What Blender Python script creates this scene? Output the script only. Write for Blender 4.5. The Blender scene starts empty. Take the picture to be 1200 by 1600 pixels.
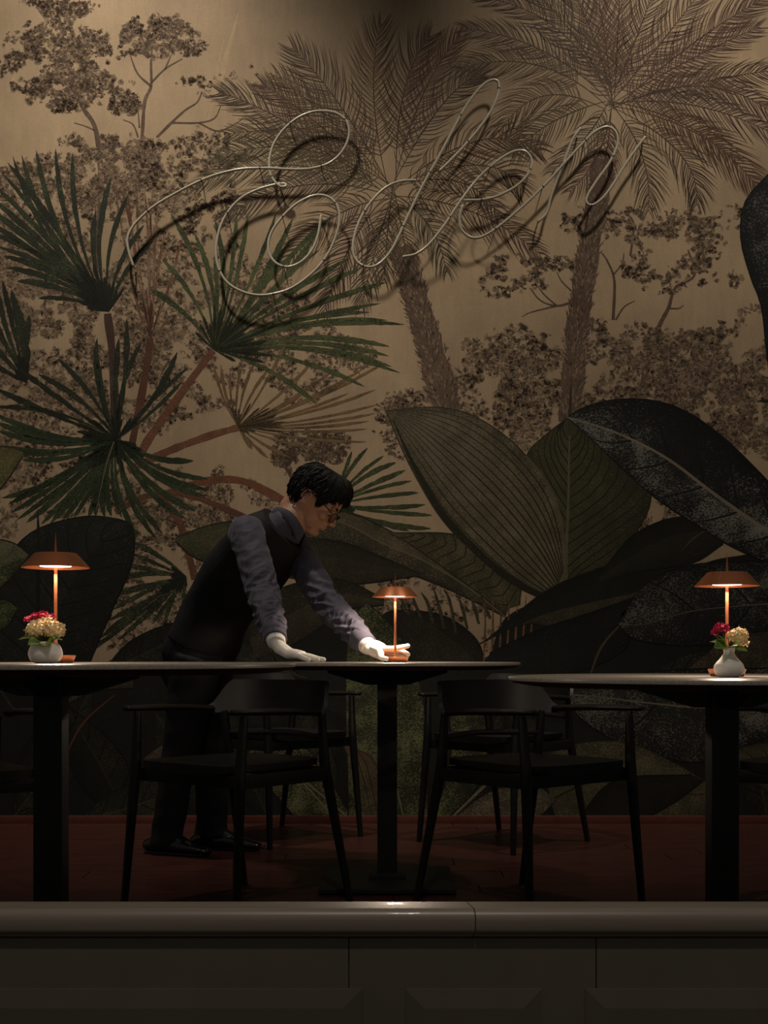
import bpy, bmesh, math, random
import numpy as np
from mathutils import Vector, Matrix, noise as mnoise
from mathutils.geometry import tessellate_polygon

random.seed(7)
rng = np.random.default_rng(11)
SC = bpy.context.scene
COL = SC.collection

# ------------------------------------------------------------------ camera
F = 2000.0            # focal length in pixels of a 1200 x 1600 frame
DW = 5.83             # camera to mural wall
H = 0.7675            # eye height over the platform floor
HZ = 1022.0           # horizon row
cam_d = bpy.data.cameras.new('camera')
cam_d.sensor_fit = 'AUTO'
cam_d.sensor_width = 36.0
cam_d.lens = F * 36.0 / 1600.0
cam_d.shift_y = (HZ - 800.0) / 1600.0
cam = bpy.data.objects.new('camera', cam_d)
cam.location = (0, -DW, H)
cam.rotation_euler = (math.pi / 2, 0, 0)
COL.objects.link(cam)
SC.camera = cam

# ------------------------------------------------------------------ world, room lights, exposure
world = bpy.data.worlds.new('world')
SC.world = world
world.use_nodes = True
bg = world.node_tree.nodes['Background']
bg.inputs[0].default_value = (1.0, 0.93, 0.84, 1)
bg.inputs[1].default_value = 0.072

def spot(name, loc, target, power, size, blend, color, radius):
    d = bpy.data.lights.new(name, 'SPOT')
    d.energy = power; d.spot_size = math.radians(size); d.spot_blend = blend
    d.color = color; d.shadow_soft_size = radius
    o = bpy.data.objects.new(name, d)
    o.location = loc
    o.rotation_euler = (Vector(target) - Vector(loc)).to_track_quat('-Z', 'Y').to_euler()
    COL.objects.link(o)
    return o

WARM = (1.0, 0.91, 0.77)
spot('ceiling_spot', (-1.25, -1.6, 5.6), (-1.15, 0, 2.0), 455, 64, 1.0, WARM, 0.13)
spot('ceiling_spot', (1.5, -1.6, 5.6), (1.25, 0, 1.9), 285, 66, 1.0, WARM, 0.13)
spot('ceiling_spot', (0.1, -5.4, 4.2), (0.0, -3.5, 0.4), 105, 60, 1.0, (1.0, 0.9, 0.78), 0.08)
spot('ceiling_spot', (-1.3, -3.4, 4.3), (-0.5, -1.25, 1.1), 13, 36, 1.0, (0.86, 0.9, 1.0), 0.08)
spot('face_fill_spot', (2.3, -2.3, 1.6), (-0.2, -1.25, 1.15), 9, 30, 1.0, (1.0, 0.72, 0.46), 0.06)  # added warm fill light for the waiter's face, no fixture there

vs = SC.view_settings
vs.view_transform = 'Standard'
vs.look = 'None'
vs.exposure = 0.0
vs.gamma = 1.0
vs.use_curve_mapping = False

# ------------------------------------------------------------------ helpers
def P(px, py, d):
    return Vector(((px - 600.0) * d / F, d - DW, H - (py - HZ) * d / F))

def link(o, parent=None):
    COL.objects.link(o)
    if parent is not None:
        o.parent = parent
        o.matrix_parent_inverse = parent.matrix_world.inverted()
    return o

def tag(o, label=None, cat=None, group=None, kind=None):
    if label: o['label'] = label
    if cat: o['category'] = cat
    if group: o['group'] = group
    if kind: o['kind'] = kind
    return o

def empty(name, loc=(0, 0, 0), rz=0.0, label=None, cat=None, group=None):
    o = bpy.data.objects.new(name, None)
    o.empty_display_size = 0.05
    o.location = loc
    o.rotation_euler = (0, 0, rz)
    COL.objects.link(o)
    o.matrix_world = Matrix.Translation(Vector(loc)) @ Matrix.Rotation(rz, 4, 'Z')
    return tag(o, label, cat, group)

def mesh_obj(name, me, mat, parent=None, smooth=True, local=True):
    """local=True: mesh coordinates are already in the parent's space"""
    o = bpy.data.objects.new(name, me)
    if mat is not None and not me.materials:
        me.materials.append(mat)
    COL.objects.link(o)
    if parent is not None:
        o.parent = parent
        if not local:
            o.matrix_parent_inverse = parent.matrix_world.inverted()
    if smooth:
        me.polygons.foreach_set('use_smooth', [True] * len(me.polygons))
        try:
            me.set_sharp_from_angle(angle=math.radians(38))
        except Exception:
            pass
    return o

def bm_obj(name, bm, mat, parent=None, smooth=True, local=True):
    bmesh.ops.recalc_face_normals(bm, faces=bm.faces)
    me = bpy.data.meshes.new(name)
    bm.to_mesh(me); bm.free()
    return mesh_obj(name, me, mat, parent, smooth, local)

def box(bm, c, s, bev=0.0, rot=None):
    m = Matrix.Translation(Vector(c))
    if rot is not None: m = m @ rot
    m = m @ Matrix.Diagonal((s[0], s[1], s[2], 1))
    r = bmesh.ops.create_cube(bm, size=1, matrix=m)
    if bev > 0:
        es = set()
        for v in r['verts']: es.update(v.link_edges)
        bmesh.ops.bevel(bm, geom=list(es), offset=bev, segments=2, profile=0.7, affect='EDGES')

def lathe(bm, prof, seg=32, c=(0, 0, 0), cap=True):
    """prof: list of (r, z)"""
    rings = []
    for r, z in prof:
        if r < 1e-6:
            rings.append([bm.verts.new((c[0], c[1], c[2] + z))])
        else:
            rings.append([bm.verts.new((c[0] + r * math.cos(2 * math.pi * k / seg), c[1] + r * math.sin(2 * math.pi * k / seg), c[2] + z)) for k in range(seg)])
    for a, b in zip(rings, rings[1:]):
        for k in range(seg):
            k2 = (k + 1) % seg
            if len(a) == 1 and len(b) == 1: continue
            if len(a) == 1: bm.faces.new((a[0], b[k], b[k2]))
            elif len(b) == 1: bm.faces.new((a[k], a[k2], b[0]))
            else: bm.faces.new((a[k], a[k2], b[k2], b[k]))
    if cap:
        for rg in (rings[0], rings[-1]):
            if len(rg) > 2: bm.faces.new(rg)

def catmull(pts, n=8, closed=False):
    pts = [Vector(p) for p in pts]
    if len(pts) < 3:
        return [pts[0].lerp(pts[-1], k / n) for k in range(n + 1)]
    out = []
    m = len(pts)
    segs = m if closed else m - 1
    for i in range(segs):
        if closed:
            p0, p1, p2, p3 = pts[(i - 1) % m], pts[i], pts[(i + 1) % m], pts[(i + 2) % m]
        else:
            p1, p2 = pts[i], pts[i + 1]
            p0 = pts[i - 1] if i > 0 else p1 * 2 - p2
            p3 = pts[i + 2] if i + 2 < m else p2 * 2 - p1
        for k in range(n):
            t = k / n
            out.append(0.5 * ((2 * p1) + (p2 - p0) * t + (2 * p0 - 5 * p1 + 4 * p2 - p3) * t * t + (3 * p1 - p0 - 3 * p2 + p3) * t ** 3))
    if not closed: out.append(pts[-1])
    return out

def tube(bm, pts, rad, seg=10, lat=None, flat=None, round_ends=False):
    """sweep; rad: number, list of numbers, or list of (lateral, other)"""
    pts = [Vector(p) for p in pts]
    n = len(pts)
    if not isinstance(rad, (list, tuple)): rad = [rad] * n
    rad = [r if isinstance(r, (list, tuple)) else (r, r) for r in rad]
    if len(rad) != n:
        src = rad
        rad = []
        for i in range(n):
            u = i / (n - 1) * (len(src) - 1)
            k = min(int(u), len(src) - 2); f = u - k
            f = f * f * (3 - 2 * f) if len(src) > 2 else f
            rad.append((src[k][0] * (1 - f) + src[k + 1][0] * f, src[k][1] * (1 - f) + src[k + 1][1] * f))
    if round_ends:
        t0 = (pts[0] - pts[1]).normalized(); t1 = (pts[-1] - pts[-2]).normalized()
        q0 = [pts[0] + t0 * min(rad[0]) * k for k in (0.97, 0.75, 0.42)]
        r0 = [(rad[0][0] * k, rad[0][1] * k) for k in (0.2, 0.66, 0.91)]
        q1 = [pts[-1] + t1 * min(rad[-1]) * k for k in (0.42, 0.75, 0.97)]
        r1 = [(rad[-1][0] * k, rad[-1][1] * k) for k in (0.91, 0.66, 0.2)]
        pts = q0 + pts + q1; rad = r0 + rad + r1
        n = len(pts)
    ref = Vector(lat) if lat is not None else None
    prev = None
    rings = []
    for i in range(n):
        a = pts[max(i - 1, 0)]; b = pts[min(i + 1, n - 1)]
        t = (b - a)
        if t.length < 1e-9: t = Vector((0, 0, 1))
        t.normalize()
        if ref is not None:
            u = ref - t * ref.dot(t)
        else:
            if prev is None:
                q = Vector((0, 0, 1)) if abs(t.z) < 0.9 else Vector((1, 0, 0))
                prev = q
            u = prev - t * prev.dot(t)
        u.normalize(); prev = u
        w = t.cross(u)
        rings.append([bm.verts.new(pts[i] + u * (math.cos(2 * math.pi * k / seg) * rad[i][0]) + w * (math.sin(2 * math.pi * k / seg) * rad[i][1])) for k in range(seg)])
    for a, b in zip(rings, rings[1:]):
        for k in range(seg):
            bm.faces.new((a[k], a[(k + 1) % seg], b[(k + 1) % seg], b[k]))
    bm.faces.new(rings[0][::-1]); bm.faces.new(rings[-1])

def ellipsoid(bm, c, r, rot=None, seg=20):
    m = Matrix.Translation(Vector(c))
    if rot is not None: m = m @ rot
    m = m @ Matrix.Diagonal((r[0], r[1], r[2], 1))
    bmesh.ops.create_uvsphere(bm, u_segments=seg, v_segments=seg // 2 + 2, radius=1, matrix=m)

def remesh(bm, voxel, smooth_it=3, factor=0.5):
    bmesh.ops.recalc_face_normals(bm, faces=bm.faces)
    me = bpy.data.meshes.new('tmp'); bm.to_mesh(me); bm.free()
    o = bpy.data.objects.new('tmp', me); COL.objects.link(o)
    m = o.modifiers.new('r', 'REMESH'); m.mode = 'VOXEL'; m.voxel_size = voxel; m.adaptivity = 0
    if smooth_it:
        s = o.modifiers.new('s', 'SMOOTH'); s.factor = factor; s.iterations = smooth_it
    dg = bpy.context.evaluated_depsgraph_get()
    out = bpy.data.meshes.new_from_object(o.evaluated_get(dg))
    bpy.data.objects.remove(o); bpy.data.meshes.remove(me)
    return out

# ------------------------------------------------------------------ materials
def new_mat(name):
    m = bpy.data.materials.new(name); m.use_nodes = True
    nt = m.node_tree
    return m, nt, nt.nodes['Principled BSDF']

def noise_node(nt, scale, detail=4, rough=0.6, vec=None, dist=0.0):
    n = nt.nodes.new('ShaderNodeTexNoise')
    n.inputs['Scale'].default_value = scale; n.inputs['Detail'].default_value = detail
    n.inputs['Roughness'].default_value = rough; n.inputs['Distortion'].default_value = dist
    if vec is not None: nt.links.new(vec, n.inputs['Vector'])
    return n

def simple(name, col, rough=0.5, metal=0.0, spec=0.5, var=0.15, scale=30.0, bump=0.0, bscale=60.0, stretch=None, coat=0.0, sheen=0.0):
    m, nt, b = new_mat(name)
    tc = nt.nodes.new('ShaderNodeTexCoord')
    vec = tc.outputs['Object']
    if stretch:
        mp = nt.nodes.new('ShaderNodeMapping'); mp.inputs['Scale'].default_value = stretch
        nt.links.new(vec, mp.inputs['Vector']); vec = mp.outputs['Vector']
    n = noise_node(nt, scale, 5, 0.6, vec)
    r = nt.nodes.new('ShaderNodeValToRGB')
    r.color_ramp.elements[0].position = 0.3; r.color_ramp.elements[1].position = 0.7
    r.color_ramp.elements[0].color = tuple(c * (1 - var) for c in col) + (1,)
    r.color_ramp.elements[1].color = tuple(min(1, c * (1 + var)) for c in col) + (1,)
    nt.links.new(n.outputs['Fac'], r.inputs['Fac'])
    nt.links.new(r.outputs['Color'], b.inputs['Base Color'])
    b.inputs['Roughness'].default_value = rough
    b.inputs['Metallic'].default_value = metal
    b.inputs['Specular IOR Level'].default_value = spec
    b.inputs['Coat Weight'].default_value = coat
    b.inputs['Sheen Weight'].default_value = sheen
    if bump:
        n2 = noise_node(nt, bscale, 4, 0.6, vec)
        bp = nt.nodes.new('ShaderNodeBump'); bp.inputs['Strength'].default_value = bump; bp.inputs['Distance'].default_value = 0.004
        nt.links.new(n2.outputs['Fac'], bp.inputs['Height']); nt.links.new(bp.outputs['Normal'], b.inputs['Normal'])
    return m

def print_material():
    """flat print: vertex colour, with pencil grain of a second colour whose density is the colour's alpha"""
    m, nt, b = new_mat('mural_print_ink')
    L = nt.links.new
    a = nt.nodes.new('ShaderNodeAttribute'); a.attribute_name = 'Col'
    c = nt.nodes.new('ShaderNodeAttribute'); c.attribute_name = 'Chalk'
    tc = nt.nodes.new('ShaderNodeTexCoord')
    mp = nt.nodes.new('ShaderNodeMapping'); mp.inputs['Rotation'].default_value = (0, 0.5, 0); mp.inputs['Scale'].default_value = (1, 1, 1.6)
    L(tc.outputs['Object'], mp.inputs['Vector'])
    n = noise_node(nt, 105, 3, 0.65, mp.outputs['Vector'], 0.6)
    # threshold: fac = smoothstep((noise - (0.75 - 0.5*alpha)) * 9)
    m1 = nt.nodes.new('ShaderNodeMath'); m1.operation = 'MULTIPLY_ADD'
    nb = noise_node(nt, 7, 3, 0.55, tc.outputs['Object'], 0.4)
    mb = nt.nodes.new('ShaderNodeMapRange'); mb.inputs[1].default_value = 0.3; mb.inputs[2].default_value = 0.7; mb.inputs[3].default_value = 0.45; mb.inputs[4].default_value = 1.3
    L(nb.outputs['Fac'], mb.inputs[0])
    ma = nt.nodes.new('ShaderNodeMath'); ma.operation = 'MULTIPLY'; L(a.outputs['Alpha'], ma.inputs[0]); L(mb.outputs[0], ma.inputs[1])
    L(ma.outputs[0], m1.inputs[0]); m1.inputs[1].default_value = 0.5; m1.inputs[2].default_value = -0.72
    m2 = nt.nodes.new('ShaderNodeMath'); m2.operation = 'ADD'
    L(n.outputs['Fac'], m2.inputs[0]); L(m1.outputs[0], m2.inputs[1])
    m3 = nt.nodes.new('ShaderNodeMath'); m3.operation = 'MULTIPLY_ADD'; m3.use_clamp = True
    L(m2.outputs[0], m3.inputs[0]); m3.inputs[1].default_value = 7.0; m3.inputs[2].default_value = 0.2
    mix = nt.nodes.new('ShaderNodeMix'); mix.data_type = 'RGBA'
    L(m3.outputs[0], mix.inputs[0]); L(a.outputs['Color'], mix.inputs[6]); L(c.outputs['Color'], mix.inputs[7])
    # soft wear
    n2 = noise_node(nt, 14, 6, 0.7, tc.outputs['Object'])
    mr = nt.nodes.new('ShaderNodeMapRange'); mr.inputs[1].default_value = 0.25; mr.inputs[2].default_value = 0.75
    mr.inputs[3].default_value = 0.78; mr.inputs[4].default_value = 1.22
    L(n2.outputs['Fac'], mr.inputs[0])
    vm = nt.nodes.new('ShaderNodeVectorMath'); vm.operation = 'SCALE'
    L(mix.outputs[2], vm.inputs[0]); L(mr.outputs[0], vm.inputs['Scale'])
    L(vm.outputs[0], b.inputs['Base Color'])
    b.inputs['Roughness'].default_value = 0.75
    b.inputs['Specular IOR Level'].default_value = 0.2
    return m

def canvas_material():
    m, nt, b = new_mat('mural_canvas')
    L = nt.links.new
    a = nt.nodes.new('ShaderNodeAttribute'); a.attribute_name = 'Col'
    tc = nt.nodes.new('ShaderNodeTexCoord')
    n1 = noise_node(nt, 2.2, 7, 0.62, tc.outputs['Object'], 0.3)
    mp = nt.nodes.new('ShaderNodeMapping'); mp.inputs['Scale'].default_value = (6, 1, 1); mp.inputs['Rotation'].default_value = (0, 0.32, 0)
    L(tc.outputs['Object'], mp.inputs['Vector'])
    n2 = noise_node(nt, 5, 6, 0.7, mp.outputs['Vector'])
    n3 = noise_node(nt, 90, 3, 0.7, tc.outputs['Object'])
    def rng_(src, lo, hi):
        mr = nt.nodes.new('ShaderNodeMapRange'); mr.inputs[1].default_value = 0.3; mr.inputs[2].default_value = 0.7
        mr.inputs[3].default_value = lo; mr.inputs[4].default_value = hi
        L(src, mr.inputs[0]); return mr.outputs[0]
    q = nt.nodes.new('ShaderNodeMath'); q.operation = 'MULTIPLY'
    L(rng_(n1.outputs['Fac'], 0.82, 1.16), q.inputs[0]); L(rng_(n2.outputs['Fac'], 0.92, 1.08), q.inputs[1])
    q2 = nt.nodes.new('ShaderNodeMath'); q2.operation = 'MULTIPLY'
    L(q.outputs[0], q2.inputs[0]); L(rng_(n3.outputs['Fac'], 0.93, 1.07), q2.inputs[1])
    vm = nt.nodes.new('ShaderNodeVectorMath'); vm.operation = 'SCALE'
    L(a.outputs['Color'], vm.inputs[0]); L(q2.outputs[0], vm.inputs['Scale'])
    L(vm.outputs[0], b.inputs['Base Color'])
    b.inputs['Roughness'].default_value = 0.7; b.inputs['Specular IOR Level'].default_value = 0.25
    return m

INK = print_material()
CANVAS = canvas_material()
M_blackwood = simple('black_stained_wood', (0.010, 0.009, 0.008), 0.42, spec=0.32, var=0.3, scale=8, stretch=(1, 1, 8))
M_blackmetal = simple('black_metal', (0.014, 0.013, 0.012), 0.5, spec=0.4)
M_floorwood = simple('red_brown_wood', (0.052, 0.015, 0.011), 0.34, spec=0.4, var=0.35, scale=6, stretch=(1, 9, 1), bump=0.1, bscale=30)
M_floor = simple('floor_underlay', (0.02, 0.008, 0.006), 0.7)
M_grey = simple('taupe_paint', (0.125, 0.104, 0.078), 0.45, spec=0.4, var=0.08, scale=12)
M_cap = simple('taupe_varnished_rail', (0.26, 0.215, 0.17), 0.36, spec=0.5, var=0.1, scale=7, stretch=(0.4, 8, 8), coat=0.2)
M_stone = simple('speckled_stone_top', (0.30, 0.265, 0.22), 0.34, spec=0.5, var=0.35, scale=260)
M_copper = simple('copper_lacquer', (0.60, 0.21, 0.085), 0.4, metal=0.75, var=0.06, scale=20)
M_glassw = simple('neon_glass_white', (0.44, 0.39, 0.30), 0.22, spec=0.6, var=0.06, scale=25)
M_clip = simple('clear_tube_clip', (0.05, 0.045, 0.04), 0.3)
M_vase = simple('matt_white_ceramic', (0.88, 0.84, 0.78), 0.45, var=0.04, scale=40)

# ================================================================== the setting
KX = DW / F                       # metres of wall per pixel-sized drawing unit
def wx(px): return (px - 600.0) * KX
def wz(py): return H - (py - HZ) * KX

bm = bmesh.new()
box(bm, (0, -1.9, -0.06), (9.0, 4.0, 0.08))
floor = bm_obj('floor', bm, M_floor, smooth=False)
tag(floor, 'dark red-brown wooden platform floor below the mural', kind='structure')
plank_mesh = []
for ln in (1.9, 1.45):
    bm = bmesh.new(); box(bm, (0, 0, 0), (ln - 0.003, 0.127, 0.02), 0.0015)
    me = bpy.data.meshes.new('floor_plank'); bm.to_mesh(me); bm.free(); me.materials.append(M_floorwood); plank_mesh.append((ln, me))
y = -0.065
row = 0
while y > -3.76:
    x = -3.2 - random.random() * 0.9
    while x < 3.2:
        ln, me = plank_mesh[random.randrange(2)]
        o = bpy.data.objects.new('floor_plank', me); COL.objects.link(o); o.parent = floor
        o.location = (x + ln / 2, y, -0.010 - random.random() * 0.0012)
        x += ln
    y -= 0.13; row += 1

bm = bmesh.new(); box(bm, (0, -6.2, -0.52), (9.0, 4.7, 0.08))
lf = bm_obj('floor_lower', bm, simple('dark_carpet', (0.03, 0.025, 0.02), 0.9), smooth=False)
tag(lf, 'dark lower floor in front of the panelled low wall', kind='structure')

bm = bmesh.new(); box(bm, (0, 0.1, 2.35), (9.0, 0.2, 5.3))
wall = bm_obj('wall_back', bm, simple('plaster', (0.3, 0.24, 0.17), 0.8), smooth=False)
tag(wall, 'back wall covered by a sepia jungle mural with palms and large leaves', kind='structure')

bm = bmesh.new(); box(bm, (0, -0.011, 0.016), (9.0, 0.022, 0.034), 0.003)
bb = bm_obj('baseboard_back', bm, simple('red_wood_skirting', (0.10, 0.026, 0.016), 0.45))
tag(bb, 'thin red-brown skirting strip at the foot of the mural', kind='structure')

# low panelled wall in front
YB, YF = 2.0 - DW, 1.93 - DW
zc = H - 0.386
bm = bmesh.new(); box(bm, (0, (YB + YF) / 2 + 0.002, (zc - 0.05 - 0.5) / 2), (9.0, 0.03, zc - 0.04 + 0.5))
wf = bm_obj('wall_front', bm, M_grey, smooth=False)
tag(wf, 'low taupe panelled wall running across the foreground', kind='structure')
def xf(px, d=1.94): return (px - 600) * d / F
edges = [-2600, -620, 545, 932, 1900, 3700]
for a, b in zip(edges, edges[1:]):
    bm = bmesh.new()
    xa, xb = xf(a) + 0.0007, xf(b) - 0.0007
    box(bm, ((xa + xb) / 2, YF + 0.019, (zc - 0.045 - 0.49) / 2), (xb - xa, 0.014, zc - 0.045 + 0.49), 0.0012)
    bm_obj('facing_board', bm, M_grey, wf, local=True)
def raised_panel(x0, x1, z0, z1, yf, bevel, proud):
    bm = bmesh.new()
    o = [(x0, z0), (x1, z0), (x1, z1), (x0, z1)]
    i = [(x0 + bevel, z0 + bevel), (x1 - bevel, z0 + bevel), (x1 - bevel, z1 - bevel), (x0 + bevel, z1 - bevel)]
    lip = 0.004
    vb = [bm.verts.new((x, yf + 0.002, z)) for x, z in o]
    vo = [bm.verts.new((x, yf - lip, z)) for x, z in o]
    vi = [bm.verts.new((x, yf - proud, z)) for x, z in i]
    for k in range(4):
        k2 = (k + 1) % 4
        bm.faces.new((vb[k], vb[k2], vo[k2], vo[k])); bm.faces.new((vo[k], vo[k2], vi[k2], vi[k]))
    bm.faces.new(vi); bm.faces.new(vb[::-1])
    return bm_obj('raised_panel', bm, M_grey, wf, smooth=False)
zt = H - (1545 - HZ) * 1.94 / F
for a, b in ((-1900, -700), (-630, 565), (634, 846), (915, 1850), (1930, 3000)):
    raised_panel(xf(a), xf(b), -0.42, zt, YF + 0.0125, 0.028, 0.009)
# cap rail in two lengths, joint over the middle panel
def cap_rail(x0, x1, slant0, slant1):
    prof = []
    for k in range(7):
        a = math.pi / 2 * k / 6
        prof.append((YF + 0.016 - 0.016 * math.sin(a), zc - 0.016 + 0.016 * math.cos(a)))
    for k in range(5):
        a = math.pi / 2 * k / 4
        prof.append((YF + 0.012 - 0.012 * math.cos(a), zc - 0.03 - 0.008 * math.sin(a)))
    prof += [(YF + 0.014, zc - 0.043), (YB - 0.02, zc - 0.043), (YB, zc - 0.036), (YB, zc - 0.004), (YB - 0.004, zc)]
    bm = bmesh.new()
    A = [bm.verts.new((x0 + slant0 * (p[0] - YF), p[0], p[1])) for p in prof]
    B = [bm.verts.new((x1 + slant1 * (p[0] - YF), p[0], p[1])) for p in prof]
    n = len(prof)
    for k in range(n): bm.faces.new((A[k], A[(k + 1) % n], B[(k + 1) % n], B[k]))
    bm.faces.new(A[::-1]); bm.faces.new(B)
    return bm_obj('cap_rail', bm, M_cap, wf)
xj = xf(743, 1.93)
cap_rail(-2.4, xj - 0.0008, 0, -0.14); cap_rail(xj + 0.0008, 2.4, -0.14, 0)

# ================================================================== the mural (flat print on wall_back)
DRAW = [0.0002]
class Print:
    """collects flat shapes in drawing units; painter's order = distance from the wall, a few hundredths of a millimetre"""
    def __init__(s, span=0.00003):
        s.V = []; s.Fc = []; s.C = []; s.K = []; s.off = []; s.n = 0; s.span = span
    def add(s, pts, faces, cols, chalk):
        b = len(s.V)
        s.V.extend(pts); s.C.extend(cols); s.K.extend(chalk)
        s.off.extend([s.n] * len(pts)); s.n += 1
        s.Fc.extend([tuple(b + i for i in f) for f in faces])
    def poly(s, pts, col, chalk=None, a=0.0):
        chalk = chalk or col
        n = len(pts)
        if n > 7:
            tris = tessellate_polygon([[Vector((p[0], p[1], 0)) for p in pts]])
            s.add([tuple(p[:2]) for p in pts], tris, [(*col, a)] * n, [(*chalk, 1)] * n)
        else:
            s.add([tuple(p[:2]) for p in pts], [tuple(range(n))], [(*col, a)] * n, [(*chalk, 1)] * n)
    def stroke(s, pts, w, col, chalk=None, a=0.0, taper=(0.3, 0.1), col2=None, peak=0.4, rough=0.0):
        chalk = chalk or col
        pts = [Vector((p[0], p[1])) for p in pts]
        n = len(pts); V = []; C = []
        for i, p in enumerate(pts):
            t = pts[min(i + 1, n - 1)] - pts[max(i - 1, 0)]
            if t.length < 1e-6: t = Vector((1, 0))
            t.normalize(); nr = Vector((-t.y, t.x))
            u = i / (n - 1)
            k = taper[0] + (1 - taper[0]) * min(1, u / peak) if u < peak else taper[1] + (1 - taper[1]) * (1 - ((u - peak) / (1 - peak)) ** 1.6)
            hw = w * k / 2
            h1 = hw * (1 + rough * (random.random() - .5)); h2 = hw * (1 + rough * (random.random() - .5))
            V += [tuple(p + nr * h1), tuple(p - nr * h2)]
            cc = col if col2 is None else tuple(col[j] * (1 - u) + col2[j] * u for j in range(3))
            C += [(*cc, a)] * 2
        s.add(V, [(2 * i, 2 * i + 1, 2 * i + 3, 2 * i + 2) for i in range(n - 1)], C, [(*chalk, 1)] * len(V))
    def build(s, name, label=None, kind=None, mat=None):
        n = len(s.V)
        V = np.array(s.V, dtype=float); off = np.array(s.off) / max(1, s.n)
        co = np.zeros((n, 3))
        co[:, 0] = (V[:, 0] - 600) * KX; co[:, 2] = H - (V[:, 1] - HZ) * KX
        co[:, 1] = -(DRAW[0] + off * s.span)
        DRAW[0] += s.span + 0.000012
        me = bpy.data.meshes.new(name)
        me.from_pydata(co.tolist(), [], s.Fc)
        for nm, dat in (('Col', s.C), ('Chalk', s.K)):
            at = me.color_attributes.new(nm, 'FLOAT_COLOR', 'POINT')
            at.data.foreach_set('color', np.array(dat, dtype=np.float32).ravel())
        me.materials.append(mat or INK)
        o = bpy.data.objects.new(name, me); COL.objects.link(o); o.parent = wall
        if label: o['label'] = label
        if kind: o['kind'] = kind
        return o

def vnoise(x, y, f, seed=0):
    r = np.random.default_rng(seed); G = r.random((64, 64))
    x = np.asarray(x) * f; y = np.asarray(y) * f
    xi = np.floor(x).astype(int); yi = np.floor(y).astype(int); u = x - xi; v = y - yi
    u = u * u * (3 - 2 * u); v = v * v * (3 - 2 * v)
    g = lambda a, b: G[a % 64, b % 64]
    return (g(xi, yi) * (1 - u) + g(xi + 1, yi) * u) * (1 - v) + (g(xi, yi + 1) * (1 - u) + g(xi + 1, yi + 1) * u) * v

TAN = (0.345, 0.245, 0.150)
BRN = (0.090, 0.057, 0.039)       # engraved brown
BRN_L = (0.20, 0.135, 0.087)
BRN_D = (0.075, 0.046, 0.032)

# --- printed sky: smooth tone field
nx, ny = 130, 90
X0, X1, Y0, Y1 = -935.0, 2135.0, -560.0, 1290.0
gx, gy = np.meshgrid(np.linspace(X0, X1, nx), np.linspace(Y0, Y1, ny))
tone = 1.0 + 0.0 * gx
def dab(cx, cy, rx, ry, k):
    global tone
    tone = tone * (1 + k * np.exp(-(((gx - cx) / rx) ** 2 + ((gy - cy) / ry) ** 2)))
dab(530, -40, 220, 190, -0.38); dab(410, 50, 90, 120, -0.12); dab(690, 80, 150, 110, -0.3); dab(330, 30, 60, 160, 0.10); dab(200, 150, 170, 200, 0.08)  # dark top-centre dabs paint in the dim gap between the ceiling spots' pools
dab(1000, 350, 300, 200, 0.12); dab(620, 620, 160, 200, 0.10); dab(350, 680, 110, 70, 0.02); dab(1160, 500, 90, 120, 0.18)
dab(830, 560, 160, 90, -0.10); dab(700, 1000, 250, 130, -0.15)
tone *= 0.9 + 0.2 * vnoise(gx, gy, 1 / 130, 3)
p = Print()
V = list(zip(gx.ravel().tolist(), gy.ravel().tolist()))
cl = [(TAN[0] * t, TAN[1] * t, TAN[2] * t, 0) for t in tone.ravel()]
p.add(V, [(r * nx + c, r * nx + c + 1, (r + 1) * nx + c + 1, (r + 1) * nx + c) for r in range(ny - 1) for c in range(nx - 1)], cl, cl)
p.build('printed_sky', 'sandy beige clouded background of the mural, with shade painted in at the top centre', mat=CANVAS)
# pale slanting rays and scratches
p = Print()
for (x0, y0, x1, y1, w) in ((372, 20, 310, 235, 9), (350, 60, 318, 190, 5), (35, 95, -10, 180, 8), (180, 165, 160, 235, 4), (325, 195, 312, 230, 5), (268, 660, 262, 690, 7), (312, 702, 306, 722, 5)):
    p.stroke(catmull([(x0, y0), ((x0 + x1) / 2 + 2, (y0 + y1) / 2), (x1, y1)], 5), w, tuple(c * 1.07 for c in TAN), TAN, 0.6, (0.2, 0.2), rough=0.5)
p.build('printed_light_streaks', 'pale slanting streaks in the printed sky')

def leaflet_blobs(pr, xs, ys, size, cols, jitter=0.5):
    for x, y in zip(xs, ys):
        k = random.randint(5, 6); r = size * (0.55 + 0.9 * random.random()); a0 = random.random() * 6.28; e = 0.45 + 0.5 * random.random()
        ca, sa = math.cos(a0), math.sin(a0)
        pts = []
        for j in range(k):
            t = 6.2832 * j / k; rr = r * (1 - jitter / 2 + jitter * random.random())
            u, v = rr * math.cos(t), rr * e * math.sin(t)
            pts.append((x + u * ca - v * sa, y + u * sa + v * ca))
        c = random.choice(cols); q = 0.85 + 0.3 * random.random()
        pr.poly(pts, tuple(ch * q for ch in c))

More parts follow.
